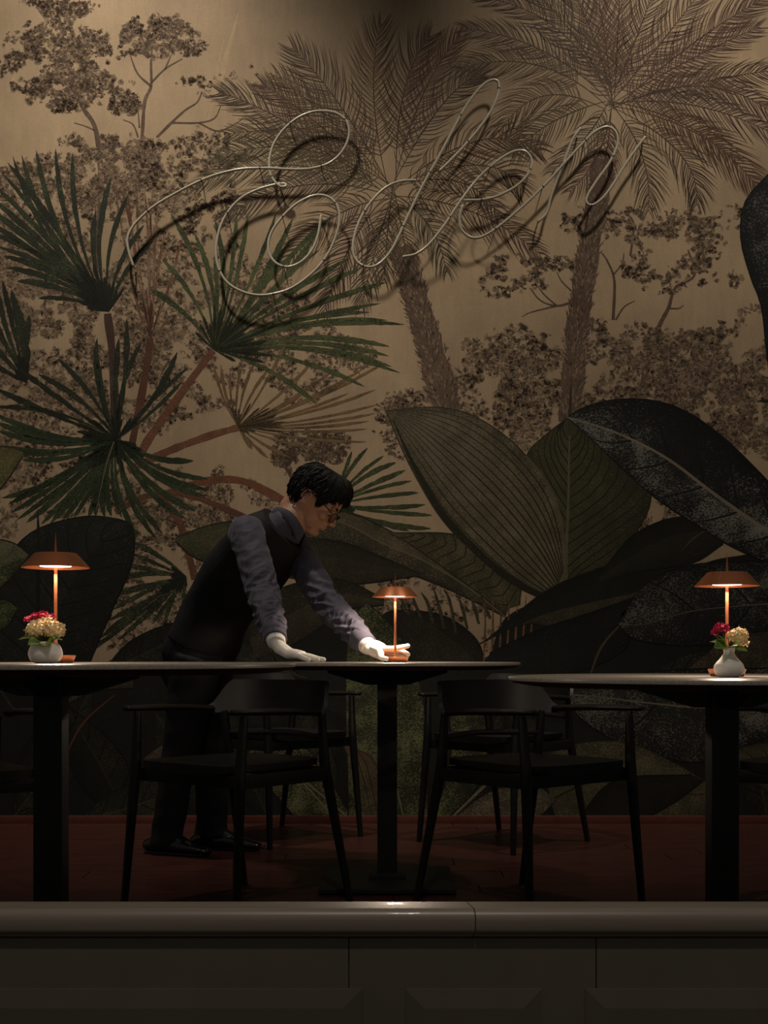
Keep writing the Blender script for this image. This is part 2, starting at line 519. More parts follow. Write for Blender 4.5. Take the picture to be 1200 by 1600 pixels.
def foliage(pr, blobs, n, size, cols, freq=1 / 22, thr=0.42, seed=1, curls=0.12):
    """blobs: (cx, cy, rx, ry) clumps; n: leaves per 1000 square units"""
    for i, (cx, cy, rx, ry) in enumerate(blobs):
        m = int(n * math.pi * rx * ry / 1000 * 2.9)
        a = rng.random(m) * 2 * np.pi; r = np.sqrt(rng.random(m))
        edge = 0.78 + 0.5 * vnoise(np.cos(a) * 2 + 9 * i, np.sin(a) * 2 + 5, 1.7, seed + 5)
        x = cx + rx * r * edge * np.cos(a); y = cy + ry * r * edge * np.sin(a)
        f = 0.65 * vnoise(x + 900, y + 900, freq, seed) + 0.35 * vnoise(x + 900, y + 900, freq * 2.7, seed + 1)
        k = f > thr + 0.12 * (r - 0.5)
        x, y = x[k], y[k]
        leaflet_blobs(pr, x[::2], y[::2], size * 0.85, [tuple(0.62 * c_ + 0.38 * t_ for c_, t_ in zip(c, TAN)) for c in cols], 0.9)
        leaflet_blobs(pr, x[1::2], y[1::2], size * 0.5, cols, 0.9)
        for j in range(int(len(x) * min(0.85, 0.30 + curls * 1.6))):
            u = random.randrange(len(x)); a0 = random.random() * 6.28; R = size * 0.62 * (0.6 + random.random()); e_ = random.uniform(.5, 1); sp = random.choice((-1, 1)) * random.uniform(.5, .85)
            px_, py_ = x[u] + random.uniform(-2, 2), y[u] + random.uniform(-2, 2)
            pts = [(px_ + R * math.cos(a0 + t * sp) * (1 - t * 0.10), py_ + R * e_ * math.sin(a0 + t * sp) * (1 - t * 0.10)) for t in (0, 1.1, 2.2, 3.3, 4.4)]
            cc = random.choice(cols); q_ = random.uniform(.55, .85)
            pr.stroke(pts, 1.3, tuple(c_ * q_ for c_ in cc), taper=(0.5, 0.3))

def branch(pr, pts, w0, w1, col, n=6):
    c = catmull(pts, n)
    m = len(c); V = []
    for i, q in enumerate(c):
        t = (c[min(i + 1, m - 1)] - c[max(i - 1, 0)]); t.normalize(); nr = Vector((-t.y, t.x))
        w = (w0 + (w1 - w0) * i / (m - 1)) / 2 * (0.85 + 0.3 * random.random())
        V += [tuple(q + nr * w), tuple(q - nr * w)]
    pr.add(V, [(2 * i, 2 * i + 1, 2 * i + 3, 2 * i + 2) for i in range(m - 1)], [(*col, 0.42)] * len(V), [(*(tuple(c * 1.7 for c in col)), 1)] * len(V))
def V2(*a): return [Vector((x, y)) for x, y in a]

# --- far bushes
p = Print()
far = [(120, 330, 150, 70), (60, 420, 120, 80), (190, 470, 170, 90), (120, 560, 160, 80), (250, 600, 130, 70), (60, 660, 110, 70), (300, 330, 90, 80), (330, 240, 60, 40),
       (390, 480, 90, 70), (470, 560, 80, 60), (300, 790, 120, 60), (250, 850, 110, 60), (230, 960, 110, 70), (120, 760, 100, 50), (380, 820, 80, 40), (640, 640, 45, 30),
       (-150, 450, 190, 200), (-400, 500, 220, 220), (-250, 750, 260, 130)]
foliage(p, far, 24, 4.8, [BRN_L, (0.175, 0.118, 0.078), (0.145, 0.096, 0.064)], 1 / 24, 0.37, 4, 0.12)
foliage(p, [(810, 570, 110, 60), (760, 640, 90, 60), (850, 620, 90, 60), (1010, 600, 110, 70), (1110, 580, 90, 50), (1150, 660, 110, 80), (1060, 690, 120, 60), (960, 680, 80, 60), (870, 700, 80, 50), (980, 800, 90, 60), (930, 870, 60, 50),
            (1400, 560, 230, 150), (1650, 620, 230, 160), (1400, 720, 240, 110), (640, 930, 90, 60), (700, 990, 80, 50), (560, 940, 60, 40)], 20, 5.0, [BRN_L, (0.175, 0.118, 0.078), (0.145, 0.096, 0.064)], 1 / 26, 0.39, 9, 0.12)
foliage(p, [(400, 130, 60, 30), (330, 135, 40, 18)], 6, 4.0, [(0.17, 0.115, 0.075)], 1 / 20, 0.5, 12, 0.0)
p.build('printed_bushes', 'faded brown bushes in the mural background', kind='stuff')

# --- tall tree at the upper left
p = Print()
for pts, w0, w1 in (
    ([(150, 420), (158, 300), (150, 205), (128, 165), (105, 100), (95, 40), (88, 10)], 10, 4),
    ([(215, 300), (222, 215), (226, 160), (236, 135), (236, 100), (238, 70)], 7, 3), ([(236, 135), (215, 115), (203, 85)], 4, 2), ([(236, 130), (258, 108), (285, 92)], 4, 2), ([(258, 108), (268, 85)], 3, 1.5),
    ([(245, 215), (270, 190), (290, 172), (308, 160), (316, 143)], 5, 2), ([(270, 192), (310, 192), (335, 185), (345, 165)], 4, 1.5), ([(310, 192), (340, 205), (365, 195), (380, 185)], 3, 1.5),
    ([(150, 205), (135, 198), (116, 192)], 3, 1.5), ([(128, 165), (118, 130), (98, 85)], 5, 3), ([(95, 45), (105, 25), (112, 10)], 3, 1.5), ([(95, 40), (85, 25)], 3, 1.5), ([(216, 215), (208, 195), (192, 187)], 3, 1.5), ([(218, 200), (216, 175)], 3, 1.5)):
    branch(p, V2(*pts), w0, w1, BRN)
foliage(p, [(105, 15, 48, 14), (60, 5, 30, 8), (90, 60, 50, 30), (40, 60, 30, 30), (20, 85, 28, 22), (60, 85, 40, 14), (150, 68, 55, 20), (190, 72, 40, 18), (250, 55, 60, 32), (300, 68, 20, 22), (230, 40, 30, 18), (120, 110, 50, 22),
            (100, 145, 55, 28), (55, 135, 35, 16), (160, 140, 50, 22), (185, 165, 30, 14), (100, 165, 25, 14), (305, 130, 28, 10), (205, 160, 18, 18), (2, 105, 10, 16)], 45, 4.2, [BRN, (0.105, 0.066, 0.045), (0.15, 0.098, 0.064)], 1 / 15, 0.38, 21, 0.3)
foliage(p, [(130, 225, 35, 20), (170, 235, 60, 30), (230, 235, 40, 22), (205, 265, 60, 35), (120, 260, 70, 30), (50, 275, 60, 25), (240, 275, 30, 25), (160, 300, 60, 30)], 36, 4.4, [BRN, (0.15, 0.098, 0.064), BRN_L], 1 / 17, 0.40, 25, 0.25)
p.build('printed_tree', 'printed tall tree with lacy brown crown at the upper left', kind='stuff')

# --- tree on the right behind the palm trunks
p = Print()
for pts, w0, w1 in (
    ([(1000, 640), (1012, 560), (1030, 510), (1045, 480), (1055, 450), (1085, 430), (1075, 390)], 9, 3), ([(1045, 482), (1060, 482), (1068, 477)], 3, 1.5), ([(958, 500), (960, 440), (950, 410), (940, 395)], 5, 2), ([(958, 430), (972, 412), (975, 395)], 3, 1.5), ([(962, 500), (975, 480), (992, 470)], 3, 1.5), ([(895, 472), (870, 478), (845, 470), (828, 450)], 4, 2), ([(870, 478), (850, 460), (835, 440)], 3, 1.5), ([(893, 455), (878, 440), (870, 425)], 3, 1.5), ([(985, 400), (990, 350), (975, 330)], 4, 2), ([(870, 478), (830, 488), (815, 495)], 3, 1)):
    branch(p, V2(*pts), w0, w1, BRN)
foliage(p, [(810, 420, 45, 22), (780, 440, 30, 26), (830, 450, 28, 18), (870, 410, 25, 12), (905, 420, 20, 12), (1010, 420, 45, 26), (1060, 400, 60, 28), (1100, 425, 45, 22), (1140, 440, 22, 10), (1040, 440, 40, 16), (1000, 350, 50, 30), (1060, 350, 50, 22), (1110, 365, 40, 24), (950, 350, 30, 20), (905, 345, 30, 20), (1150, 340, 30, 20)], 28, 4.6, [BRN, (0.15, 0.098, 0.064), BRN_L], 1 / 16, 0.42, 31, 0.25)
foliage(p, [(780, 550, 50, 32), (830, 560, 50, 26), (1000, 540, 60, 32), (1070, 550, 70, 36), (1110, 520, 30, 20), (940, 520, 30, 26), (1150, 600, 60, 40), (1040, 600, 70, 36), (960, 610, 40, 34), (1120, 670, 70, 50), (1180, 640, 60, 60), (1050, 640, 60, 30), (985, 850, 40, 60)], 24, 4.8, [BRN, (0.14, 0.09, 0.06), BRN_L], 1 / 19, 0.45, 35, 0.3)
p.build('printed_tree', 'printed spreading tree behind the right palm trunk', kind='stuff')
p = Print()
foliage(p, [(470, 690, 40, 18), (500, 705, 45, 22), (450, 715, 30, 16), (520, 690, 30, 16), (478, 740, 30, 14)], 60, 3.6, [BRN_D, (0.095, 0.06, 0.04)], 1 / 14, 0.34, 41, 0.3)
foliage(p, [(610, 640, 25, 16), (595, 660, 18, 16), (640, 630, 30, 14), (620, 690, 26, 24), (560, 560, 30, 22)], 34, 3.6, [BRN, (0.15, 0.1, 0.065)], 1 / 14, 0.40, 43, 0.3)
branch(p, V2((445, 730), (460, 755), (470, 780)), 3, 2, BRN_D)
p.build('printed_shrub', 'small dark shrub printed behind the waiter', kind='stuff')

# --- feather palms
def trunk(pr, pts, w0, w1):
    c = catmull(V2(*pts), 10)
    branch(pr, V2(*pts), w0, w1, (0.105, 0.067, 0.045), 8)
    m = len(c)
    for i in range(int(m * 17)):
        u = random.random() * (m - 1.01); k = int(u); q = c[k].lerp(c[k + 1], u - k)
        t = (c[k + 1] - c[k]).normalized(); nr = Vector((-t.y, t.x))
        w = w0 + (w1 - w0) * u / m
        s_ = (random.random() - 0.5) * 1.06
        q = q + nr * s_ * w
        d = (-t * (4 + 5 * random.random()) + nr * s_ * 9)
        pr.stroke([q, q + d * 0.5 + nr * (random.random() - .5) * 2, q + d], 1.8, random.choice([BRN_D, BRN_D, (0.24, 0.165, 0.105)]), taper=(0.7, 0.2))

def frond(pr, p0, p1, p2, L, col=BRN, gap=5.8, w=1.7, droop=0.0, start=0.24):
    p0, p1, p2 = Vector(p0), Vector(p1), Vector(p2)
    # p1 is a point the rib passes through at its middle
    c1 = p1 * 2 - (p0 + p2) * 0.5
    bez = lambda t: p0 * (1 - t) ** 2 + c1 * 2 * t * (1 - t) + p2 * t * t
    N = 24
    rib = [bez(i / N) for i in range(N + 1)]
    length = sum((rib[i + 1] - rib[i]).length for i in range(N))
    n = int(length / gap)
    start = random.uniform(0.08, start)
    for sgn in (-1, 1):
        for i in range(n):
            t = start + (1 - start) * (i + random.random() * 0.7) / n
            q = bez(t); tg = (bez(min(1, t + .02)) - bez(max(0, t - .02))).normalized()
            nr = Vector((-tg.y, tg.x)) * sgn
            ang = math.radians(62 - 34 * t + random.uniform(-7, 7))
            Lt = L * (0.2 + 1.0 * math.sin(math.pi * min(1, max(0, t - .16) / .84 * .8 + .14)) ** 0.9) * (0.85 + 0.3 * random.random()) * 0.95
            d = tg * math.cos(ang) + nr * math.sin(ang)
            e = q + d * Lt + tg * Lt * 0.28 + Vector((0, droop * Lt))
            mid = q + d * Lt * 0.55
            k = 0.8 + 0.45 * random.random()
            cc = tuple(ch * k for ch in col)
            pts = [q, q.lerp(mid, .5) + nr * 0.3, mid, mid.lerp(e, .55) + d * Lt * 0.03, e]
            pr.stroke(pts, w * (0.8 + 0.4 * random.random()), cc, taper=(0.7, 0.15), peak=0.3)
    pr.stroke(rib, 2.0, tuple(c * 0.85 for c in col), taper=(0.5, 0.3), peak=0.3)

p = Print()
trunk(p, [(628, 385), (645, 450), (668, 530), (700, 645)], 34, 44)
C1 = (613, 300)
for a, b, L, dr in (((305, 290), (455, 258), 36, .1), ((335, 245), (478, 234), 34, 0), ((355, 210), (474, 222), 34, 0), ((342, 145), (452, 194), 40, 0), ((410, 132), (492, 190), 40, 0), ((432, 118), (520, 192), 42, 0), ((458, 76), (535, 170), 50, 0),
                    ((596, 38), (584, 150), 48, 0), ((672, 56), (630, 150), 46, 0), ((720, 56), (660, 150), 40, 0), ((756, 116), (690, 165), 40, 0),
                    ((845, 236), (740, 222), 42, .15), ((815, 298), (745, 258), 40, .15), ((845, 398), (735, 330), 40, .15), ((698, 426), (668, 350), 36, .1), ((780, 340), (720, 285), 34, .1),
                    ((352, 340), (470, 290), 36, .15), ((440, 420), (520, 340), 38, .1), ((505, 490), (550, 380), 40, 0), ((565, 480), (588, 385), 38, 0), ((600, 440), (605, 370), 34, 0), ((640, 440), (630, 370), 30, 0)):
    frond(p, (C1[0] + random.uniform(-8, 8), C1[1] + random.uniform(-10, 10)), b, a, L, tuple(c * random.uniform(0.72, 1.0) for c in BRN), droop=dr)
p.build('printed_palm_tree', 'printed feather palm in brown ink behind the middle of the script sign', kind='stuff')

p = Print()
trunk(p, [(945, 250), (930, 330), (912, 440), (900, 540), (890, 660)], 34, 34)
C2 = (955, 165)
for a, b, L, dr in (((745, -5), (870, 45), 36, 0), ((722, 44), (845, 78), 36, .05), ((717, 108), (840, 102), 40, .12), ((780, 208), (850, 150), 42, .25), ((800, 240), (865, 190), 36, .25), ((825, -20), (900, 60), 44, 0), ((880, -40), (928, 60), 44, 0), ((925, -60), (945, 60), 44, 0), ((970, -60), (965, 60), 44, 0), ((1030, -40), (990, 70), 44, 0),
                    ((1107, -30), (1030, 70), 44, 0), ((1190, 0), (1080, 70), 42, 0), ((1186, 42), (1075, 95), 38, 0), ((1225, 108), (1090, 130), 36, .1), ((1222, 190), (1100, 135), 36, .2), ((1225, 218), (1085, 165), 34, .2), ((1190, 305), (1100, 215), 42, .15), ((1088, 320), (1062, 240), 38, .1), ((1013, 330), (1002, 240), 40, 0), 
                    ((890, 300), (935, 240), 34, .1), ((930, 300), (948, 235), 30, 0), ((860, 270), (915, 215), 32, .15), ((1150, 250), (1060, 190), 34, .2)):
    frond(p, (C2[0] + random.uniform(-8, 8), C2[1] + random.uniform(-10, 10)), b, a, L, tuple(c * random.uniform(0.8, 1.05) for c in BRN), droop=dr)
p.build('printed_palm_tree', 'printed feather palm in brown ink above the end of the script sign', kind='stuff')

# a palm further along the wall on either side, beyond the photograph's frame
for cx, cy in ((1560, 220), (-330, 180)):
    p = Print()
    trunk(p, [(cx, cy + 60), (cx + 20, cy + 250), (cx + 10, cy + 520)], 34, 40)
    for k in range(22):
        a = math.radians(-200 + 220 * k / 21 + random.uniform(-6, 6)); R = random.uniform(190, 270)
        e = Vector((cx + R * math.cos(a), cy + R * 0.8 * math.sin(a) + 50)); m_ = Vector((cx, cy)).lerp(e, .55) + Vector((0, -38))
        frond(p, (cx, cy), m_, e, 38, tuple(c * random.uniform(0.8, 1.05) for c in BRN), gap=6, droop=.1)
    p.build('printed_palm_tree', 'printed feather palm further along the wall', kind='stuff')

# --- fan palms
def blade(pr, c, tip, w, col, ch, a, bend=0.0, r0=0.0, lift=None):
    c, tip = Vector(c), Vector(tip)
    d = tip - c; nr = Vector((-d.y, d.x))
    st = c + d * r0
    pts = [st]
    for t in (0.15, 0.3, 0.45, 0.6, 0.75, 0.88, 0.95, 1.0):
        q = c + d * (r0 + (1 - r0) * t) + nr * (bend * 4 * t * (1 - t))
        pts.append(q)
    # jagged pencil edge: resample
    cc = catmull(pts, 3)
    pr.stroke(cc, w, col, ch, a, taper=(0.14, 0.05), peak=0.62, rough=0.4)

def fan(pr, c, tips, w, col, ch, a=0.45, bends=None, dark=0.5, r0=0.0):
    for i, t in enumerate(tips):
        b = bends(i, t) if bends else random.uniform(-.03, .03)
        k = random.uniform(0.75, 1.2)
        blade(pr, c, t, w * 0.80 * random.uniform(0.8, 1.2), tuple(x * k for x in col), ch, a, b, r0)
    # deep hub strokes
    for i, t in enumerate(tips):
        t = Vector(c).lerp(Vector(t), random.uniform(0.2, 0.36))
        blade(pr, c, t, w * 0.5, tuple(x * dark for x in col), ch, a * 0.4, 0)

DG = (0.019, 0.021, 0.013); DGc = (0.050, 0.062, 0.028)
GR = (0.030, 0.036, 0.016); GRc = (0.080, 0.092, 0.036)
RU = (0.115, 0.045, 0.022); RUc = (0.21, 0.095, 0.045)
OL = (0.075, 0.052, 0.024); OLc = (0.17, 0.10, 0.05)

def z3(l): return l
p = Print()   # rust-brown upright fan
fan(p, (235, 528), [(176, 262), (188, 285), (200, 300), (215, 290), (226, 296), (238, 300), (247, 312), (258, 360), (284, 372), (272, 420), (252, 478), (262, 500), (240, 350), (230, 330), (205, 440), (212, 470)], 4.2, RU, BRN_L, 0.55)
branch(p, V2((235, 528), (228, 580), (215, 650), (205, 700)), 10, 12, (0.085, 0.035, 0.02))
p.build('printed_fan_palm', 'printed rust-brown upright fan leaf behind the script capital')
p = Print()   # ochre fan
S2 = lambda x, y: (230 + x / 2.857, 250 + y / 2.857)
fan(p, S2(405, 1190), [S2(*t) for t in ((295, 900), (330, 920), (370, 940), (420, 930), (480, 900), (545, 930), (640, 760), (740, 900), (830, 940), (960, 935), (1060, 905), (1020, 1025), (900, 1040), (1025, 1092), (1020, 1130), (990, 1165), (980, 1200), (980, 1258), (760, 1290), (640, 1330), (540, 1330), (470, 1290), (700, 1040))], 6.5, OL, OLc, 0.75, lambda i, t: -.05 if i < 6 else .03)
branch(p, V2((372, 668), (330, 680), (265, 704), (200, 735)), 10, 12, (0.13, 0.055, 0.03))
branch(p, V2((270, 770), (320, 752), (380, 752), (450, 785), (500, 800)), 11, 13, (0.13, 0.052, 0.027))
branch(p, V2((180, 800), (230, 775), (290, 772), (340, 790), (400, 815)), 10, 9, (0.10, 0.042, 0.024))
branch(p, V2((240, 770), (275, 805), (290, 850), (305, 905)), 12, 11, (0.10, 0.042, 0.024))
p.build('printed_fan_palm', 'printed ochre fan leaf above the waiter with a rust-red arching stalk')
p = Print()   # large green fan
tips = [S2(*t) for t in ((8, 575), (65, 440), (104, 240), (210, 325), (302, 268), (300, 430), (400, 215), (450, 235), (575, 240), (640, 350), (650, 260), (760, 325), (835, 240), (770, 400), (900, 440), (960, 480), (1070, 545), (1040, 640), (992, 680), (1072, 715), (1147, 735), (1080, 832), (1078, 875), (1090, 922), (1128, 950), (970, 1012), (755, 1086))]
branch(p, V2((333, 548), (290, 605), (235, 682), (215, 720)), 11, 13, (0.12, 0.05, 0.028))
fan(p, (335, 547), tips, 10, GR, GRc, 0.62, lambda i, t: (.07 if i < 5 else .03 if i < 12 else -.06 if i > 17 else -.03), 0.45)
p.build('printed_fan_palm', 'printed large green fan leaf under the script capital')
p = Print()   # dark fan upper left
branch(p, V2((168, 490), (176, 560), (182, 690)), 12, 15, (0.05, 0.028, 0.02))
fan(p, (170, 487), [(114, 238), (87, 232), (57, 235), (34, 242), (20, 244), (12, 254), (3, 270), (-6, 292), (-12, 310), (-18, 325), (-18, 346), (-15, 364), (-6, 385), (6, 400), (9, 418), (27, 439), (60, 466), (174, 277), (201, 304), (225, 352), (240, 376), (150, 330)], 11, DG, DGc, 0.42, lambda i, t: (-.07 if i < 5 else .02 if i < 11 else .07 if i < 17 else -.08), 0.6)
p.build('printed_fan_palm', 'printed blackish fan leaf at the left under the lacy tree')
p = Print()   # left edge
fan(p, (42, 598), [(-8, 440), (4, 438), (18, 452), (30, 480), (46, 492), (-20, 480), (-30, 520), (-30, 560), (44, 540)], 13, DG, DGc, 0.35, None, 0.6)
p.build('printed_fan_palm', 'printed blackish fan leaf cut by the left edge')
p = Print()   # big dark drooping fan
S3 = lambda x, y: (x / 3.333, 640 + y / 3.333)
tl = [S3(*t) for t in ((-30, 20), (-20, 65), (-10, 110), (-10, 190), (60, 215), (120, 262), (10, 460), (45, 490), (55, 538), (90, 572), (138, 588), (215, 596), (262, 592), (330, 572), (385, 562), (460, 556), (500, 556), (545, 562), (580, 556), (635, 562), (715, 662), (812, 668), (846, 642), (965, 566), (1017, 527), (1066, 450), (1087, 417), (1087, 360), (1007, 266))]
up = [(90, 560), (152, 528), (152, 555), (198, 497), (186, 528), (221, 535), (277, 550), (293, 575), (30, 576), (60, 585), (-10, 606), (-8, 636), (285, 595)]
fan(p, (182, 687), up, 10, DG, DGc, 0.35, lambda i, t: random.uniform(-.08, .08))
fan(p, (182, 687), tl, 11.5, (0.022, 0.029, 0.015), (0.055, 0.072, 0.03), 0.45, lambda i, t: (-.07 if i < 7 else -.02 if i < 16 else .09), 0.6)
p.stroke(catmull([(178, 690), (165, 730), (150, 800)], 6), 2.2, (0.12, 0.10, 0.055), taper=(1, .2))
p.build('printed_fan_palm', 'printed large blackish-green drooping fan leaf over the left lamp')
p = Print()   # fan right of the head
S4 = lambda x, y: (480 + x / 2.857, 600 + y / 2.857)
fan(p, S4(110, 540), [S4(*t) for t in ((270, 285), (342, 320), (397, 350), (437, 385), (465, 432), (497, 485), (527, 538), (557, 585), (552, 645), (455, 655), (200, 300), (360, 690))], 9, GR, GRc, 0.45, lambda i, t: random.uniform(-.07, -.01) if i < 6 else random.uniform(0, .05))
p.build('printed_fan_palm', 'printed green fan leaf spreading right of the waiter head')
p = Print()   # lower left fan
fan(p, (291, 901), [S3(*t) for t in ((690, 690), (690, 750), (645, 805), (636, 870), (600, 960), (590, 1040), (560, 1100), (520, 1190), (450, 1270), (620, 1200), (700, 1130), (800, 1110), (860, 1110), (960, 1030))], 10, DG, (0.075, 0.085, 0.035), 0.5, lambda i, t: random.uniform(-.02, .06))
p.build('printed_fan_palm', 'printed dark fan leaf behind the waiter back')
for cx, cy, R in ((-260, 560, 260), (-560, 640, 280), (1420, 640, 260), (1760, 600, 280)):
    p = Print()
    tt = [(cx + R * random.uniform(.8, 1.05) * math.cos(math.radians(a)), cy + R * random.uniform(.8, 1.05) * math.sin(math.radians(a))) for a in range(-210, 40, 11)]
    branch(p, V2((cx, cy), (cx + 15, cy + 160), (cx + 10, cy + 340)), 12, 15, (0.08, 0.035, 0.02))
    fan(p, (cx, cy), tt, 12, DG, DGc, 0.42)
    p.build('printed_fan_palm', 'printed fan leaf further along the wall')

# --- broad leaves
def leaf(pr, left, mid, right, cl, cr, ch, al, ar, veins=0, vdir=0.14, vcol=None, vw=1.6, midc=None, midw=3.0, n=26, grain=None, edge=0.6):
    """left / mid / right: control points from base to tip"""
    def samp(pts):
        c = catmull(V2(*pts), 12); L = [0]
        for i in range(1, len(c)): L.append(L[-1] + (c[i] - c[i - 1]).length)
        out = []
        for k in range(n + 1):
            s_ = L[-1] * k / n; i = 1
            while i < len(L) - 1 and L[i] < s_: i += 1
            f = (s_ - L[i - 1]) / max(1e-6, L[i] - L[i - 1]); out.append(c[i - 1].lerp(c[i], f))
        return out
    A, M, B = samp(left), samp(mid), samp(right)
    NV = 7
    for E, col, al_ in ((A, cl, al), (B, cr, ar)):
        V = []; C = []; K = []
        for i in range(n + 1):
            for j in range(NV + 1):
                t = j / NV
                q = M[i].lerp(E[i], t); V.append(tuple(q))
                sh = 1 - (1 - edge) * t ** 2.2
                a_ = al_ if not callable(al_) else al_(i / n, t)
                C.append((col[0] * sh, col[1] * sh, col[2] * sh, a_)); K.append((*ch, 1))
        w = NV + 1
        pr.add(V, [(i * w + j, i * w + j + 1, (i + 1) * w + j + 1, (i + 1) * w + j) for i in range(n) for j in range(NV)], C, K)
    vcol = vcol or tuple(x * 0.45 for x in cl)
    for E in (A, B):
        for k in range(veins):
            i0 = 0.02 + 0.9 * k / veins; i1 = min(1, i0 + vdir)
            def at(Q, u):
                u = u * n; k_ = min(int(u), n - 1); return Q[k_].lerp(Q[k_ + 1], u - k_)
            pts = [at(M, i0 + (i1 - i0) * t).lerp(at(E, i0 + (i1 - i0) * t), t ** 0.9) for t in (0, .2, .4, .6, .8, .97)]
            pr.stroke(pts, vw, vcol, taper=(1, .4), peak=0.2)
        pr.stroke(E, 2.2, tuple(x * 0.4 for x in cl), taper=(.6, .6))
    if midw:
        pr.stroke(M, midw, midc or tuple(x * 1.6 for x in cl), ch, 0.3, taper=(1, .3), peak=0.15)
    return A, M, B

BK = (0.011, 0.011, 0.009)
BKg = (0.020, 0.021, 0.012)
OLV = (0.084, 0.069, 0.039); OLVc = (0.130, 0.106, 0.064)
OLVd = (0.042, 0.034, 0.018)
CH = (0.20, 0.185, 0.155)

# dark undergrowth ground of the mural
p = Print()
p.poly(catmull(V2((-935, 900), (-500, 880), (-120, 900), (0, 1000), (130, 1045), (250, 985), (330, 950), (470, 935), (560, 1000), (740, 1040), (790, 965), (870, 935), (1000, 930), (1100, 880), (1200, 860), (1500, 800), (2135, 820)), 6) + V2((2135, 1300), (-935, 1300)), BK, (0.035, 0.034, 0.02), 0.18)
p.build('printed_undergrowth', 'blackish leaf shadow printed along the foot of the mural')

p = Print()   # dim leaves inside the undergrowth
for (x0, y0, x1, y1, w, c) in ((20, 1280, 150, 1060, 50, 1.0), (200, 1284, 90, 1090, 45, .8), (330, 1284, 240, 1110, 42, 1.1), (120, 1284, 330, 1215, 36, 1.3), (420, 1280, 300, 1060, 46, .9), (480, 1060, 250, 1000, 34, 1.0), (160, 1050, 330, 965, 30, .9), (880, 1284, 760, 1060, 50, .9), (820, 1060, 930, 990, 30, 1.1), (1010, 1060, 1190, 1015, 26, 1.4), (1200, 1284, 1140, 1060, 46, 1.0), (-100, 1284, -20, 1080, 60, 1.0), (700, 1284, 790, 1090, 40, 1.0), (500, 1284, 460, 1080, 44, 1.1), (1400, 1284, 1300, 1000, 70, 1.0), (1700, 1284, 1600, 980, 80, 1.0), (-400, 1284, -250, 1000, 80, 1.0), (-700, 1284, -560, 980, 80, 1.0)):
    a_, b_ = Vector((x0, y0)), Vector((x1, y1)); d_ = b_ - a_; n_ = Vector((-d_.y, d_.x)).normalized() * w
    f_ = lambda t, k: tuple(a_ + d_ * t + n_ * k)
    leaf(p, [f_(0, 0), f_(.3, .9), f_(.6, .8), f_(1, 0)], [f_(0, 0), f_(.35, .12), f_(.7, .1), f_(1, 0)], [f_(0, 0), f_(.3, -.75), f_(.65, -.7), f_(1, 0)], (.019 * c, .018 * c, .011 * c), (.014 * c, .0135 * c, .009 * c), (.052 * c, .047 * c, .026 * c), .34, .26, 6, .14, (.008, .008, .006), 2.0, (.034 * c, .03 * c, .018 * c), 2.5)
p.build('printed_undergrowth', 'dim crossing leaves printed along the foot of the mural')
p = Print()   # long leaf behind the waiter and lamp
leaf(p, [(790, 964), (700, 920), (640, 895), (560, 855), (500, 842), (430, 850)], [(790, 964), (735, 920), (660, 875), (600, 850), (530, 815), (440, 800)], [(790, 964), (770, 925), (700, 880), (620, 835), (540, 800), (440, 790)], (0.038, 0.031, 0.018), (0.060, 0.048, 0.026), (0.11, 0.086, 0.046), .42, .5, 0, midw=2.5, midc=(0.12, 0.095, 0.055))
p.build('printed_leaf', 'long olive leaf printed behind the middle lamp, tip pointing to the waiter')
p = Print()
leaf(p, [(790, 962), (745, 925), (690, 885), (640, 850), (610, 834)], [(795, 950), (770, 905), (720, 865), (670, 840), (612, 833)], [(812, 945), (812, 905), (780, 870), (715, 836), (613, 832)], (0.052, 0.043, 0.022), (0.050, 0.042, 0.02), (0.095, 0.078, 0.04), .5, .5, 12, .1, (0.022, 0.018, 0.01), 2.2, midw=0)
p.build('printed_leaf', 'short olive leaf overlapping the long leaf right of the middle lamp')
p = Print()
leaf(p, [(650, 900), (560, 912), (500, 910), (440, 900)], [(655, 898), (600, 885), (520, 870), (440, 860)], [(655, 896), (600, 872), (540, 850), (470, 838)], (0.030, 0.025, 0.013), (0.022, 0.02, 0.01), (0.07, 0.055, 0.028), .35, .3, 0, midw=0)
leaf(p, [(600, 945), (540, 955), (470, 1000), (400, 1030)], [(600, 940), (530, 930), (450, 960), (390, 1000)], [(600, 935), (530, 905), (450, 915), (390, 950)], (0.035, 0.028, 0.015), (0.02, 0.018, 0.011), (0.075, 0.058, 0.03), .4, .3, 0, midw=0)
p.build('printed_leaf', 'dark olive leaf printed between the waiter arms')
p = Print()
leaf(p, [(600, 1050), (590, 1000), (600, 960), (640, 952)], [(755, 1045), (720, 1010), (680, 980), (645, 957)], [(760, 1045), (745, 1000), (700, 965), (650, 953)], (0.022, 0.019, 0.012), (0.016, 0.014, 0.009), (0.06, 0.048, 0.026), .32, .25, 0, midw=0)
p.build('printed_leaf', 'dark round leaf printed right of the middle lamp base')
p = Print()
for k in range(9):   # short grass blades below the right of the lamp
    x = 640 + 18 * k
    p.stroke(catmull([(x, 990 - 8 * abs(k - 4)), (x - 8, 950 - 4 * k % 9), (x - 18, 915 + 5 * (k % 3))], 5), 5, (0.035, 0.030, 0.016), (0.09, 0.08, 0.04), .4, (.8, .15), rough=.4)
for k in range(7):
    x = 755 + 12 * k
    p.stroke(catmull([(x, 1040), (x + 3, 985), (x + 2 + k, 930)], 5), 3, RU, RUc, .5, (.8, .15), rough=.5)
p.build('printed_grass', 'printed dark grass blades beside the middle lamp')

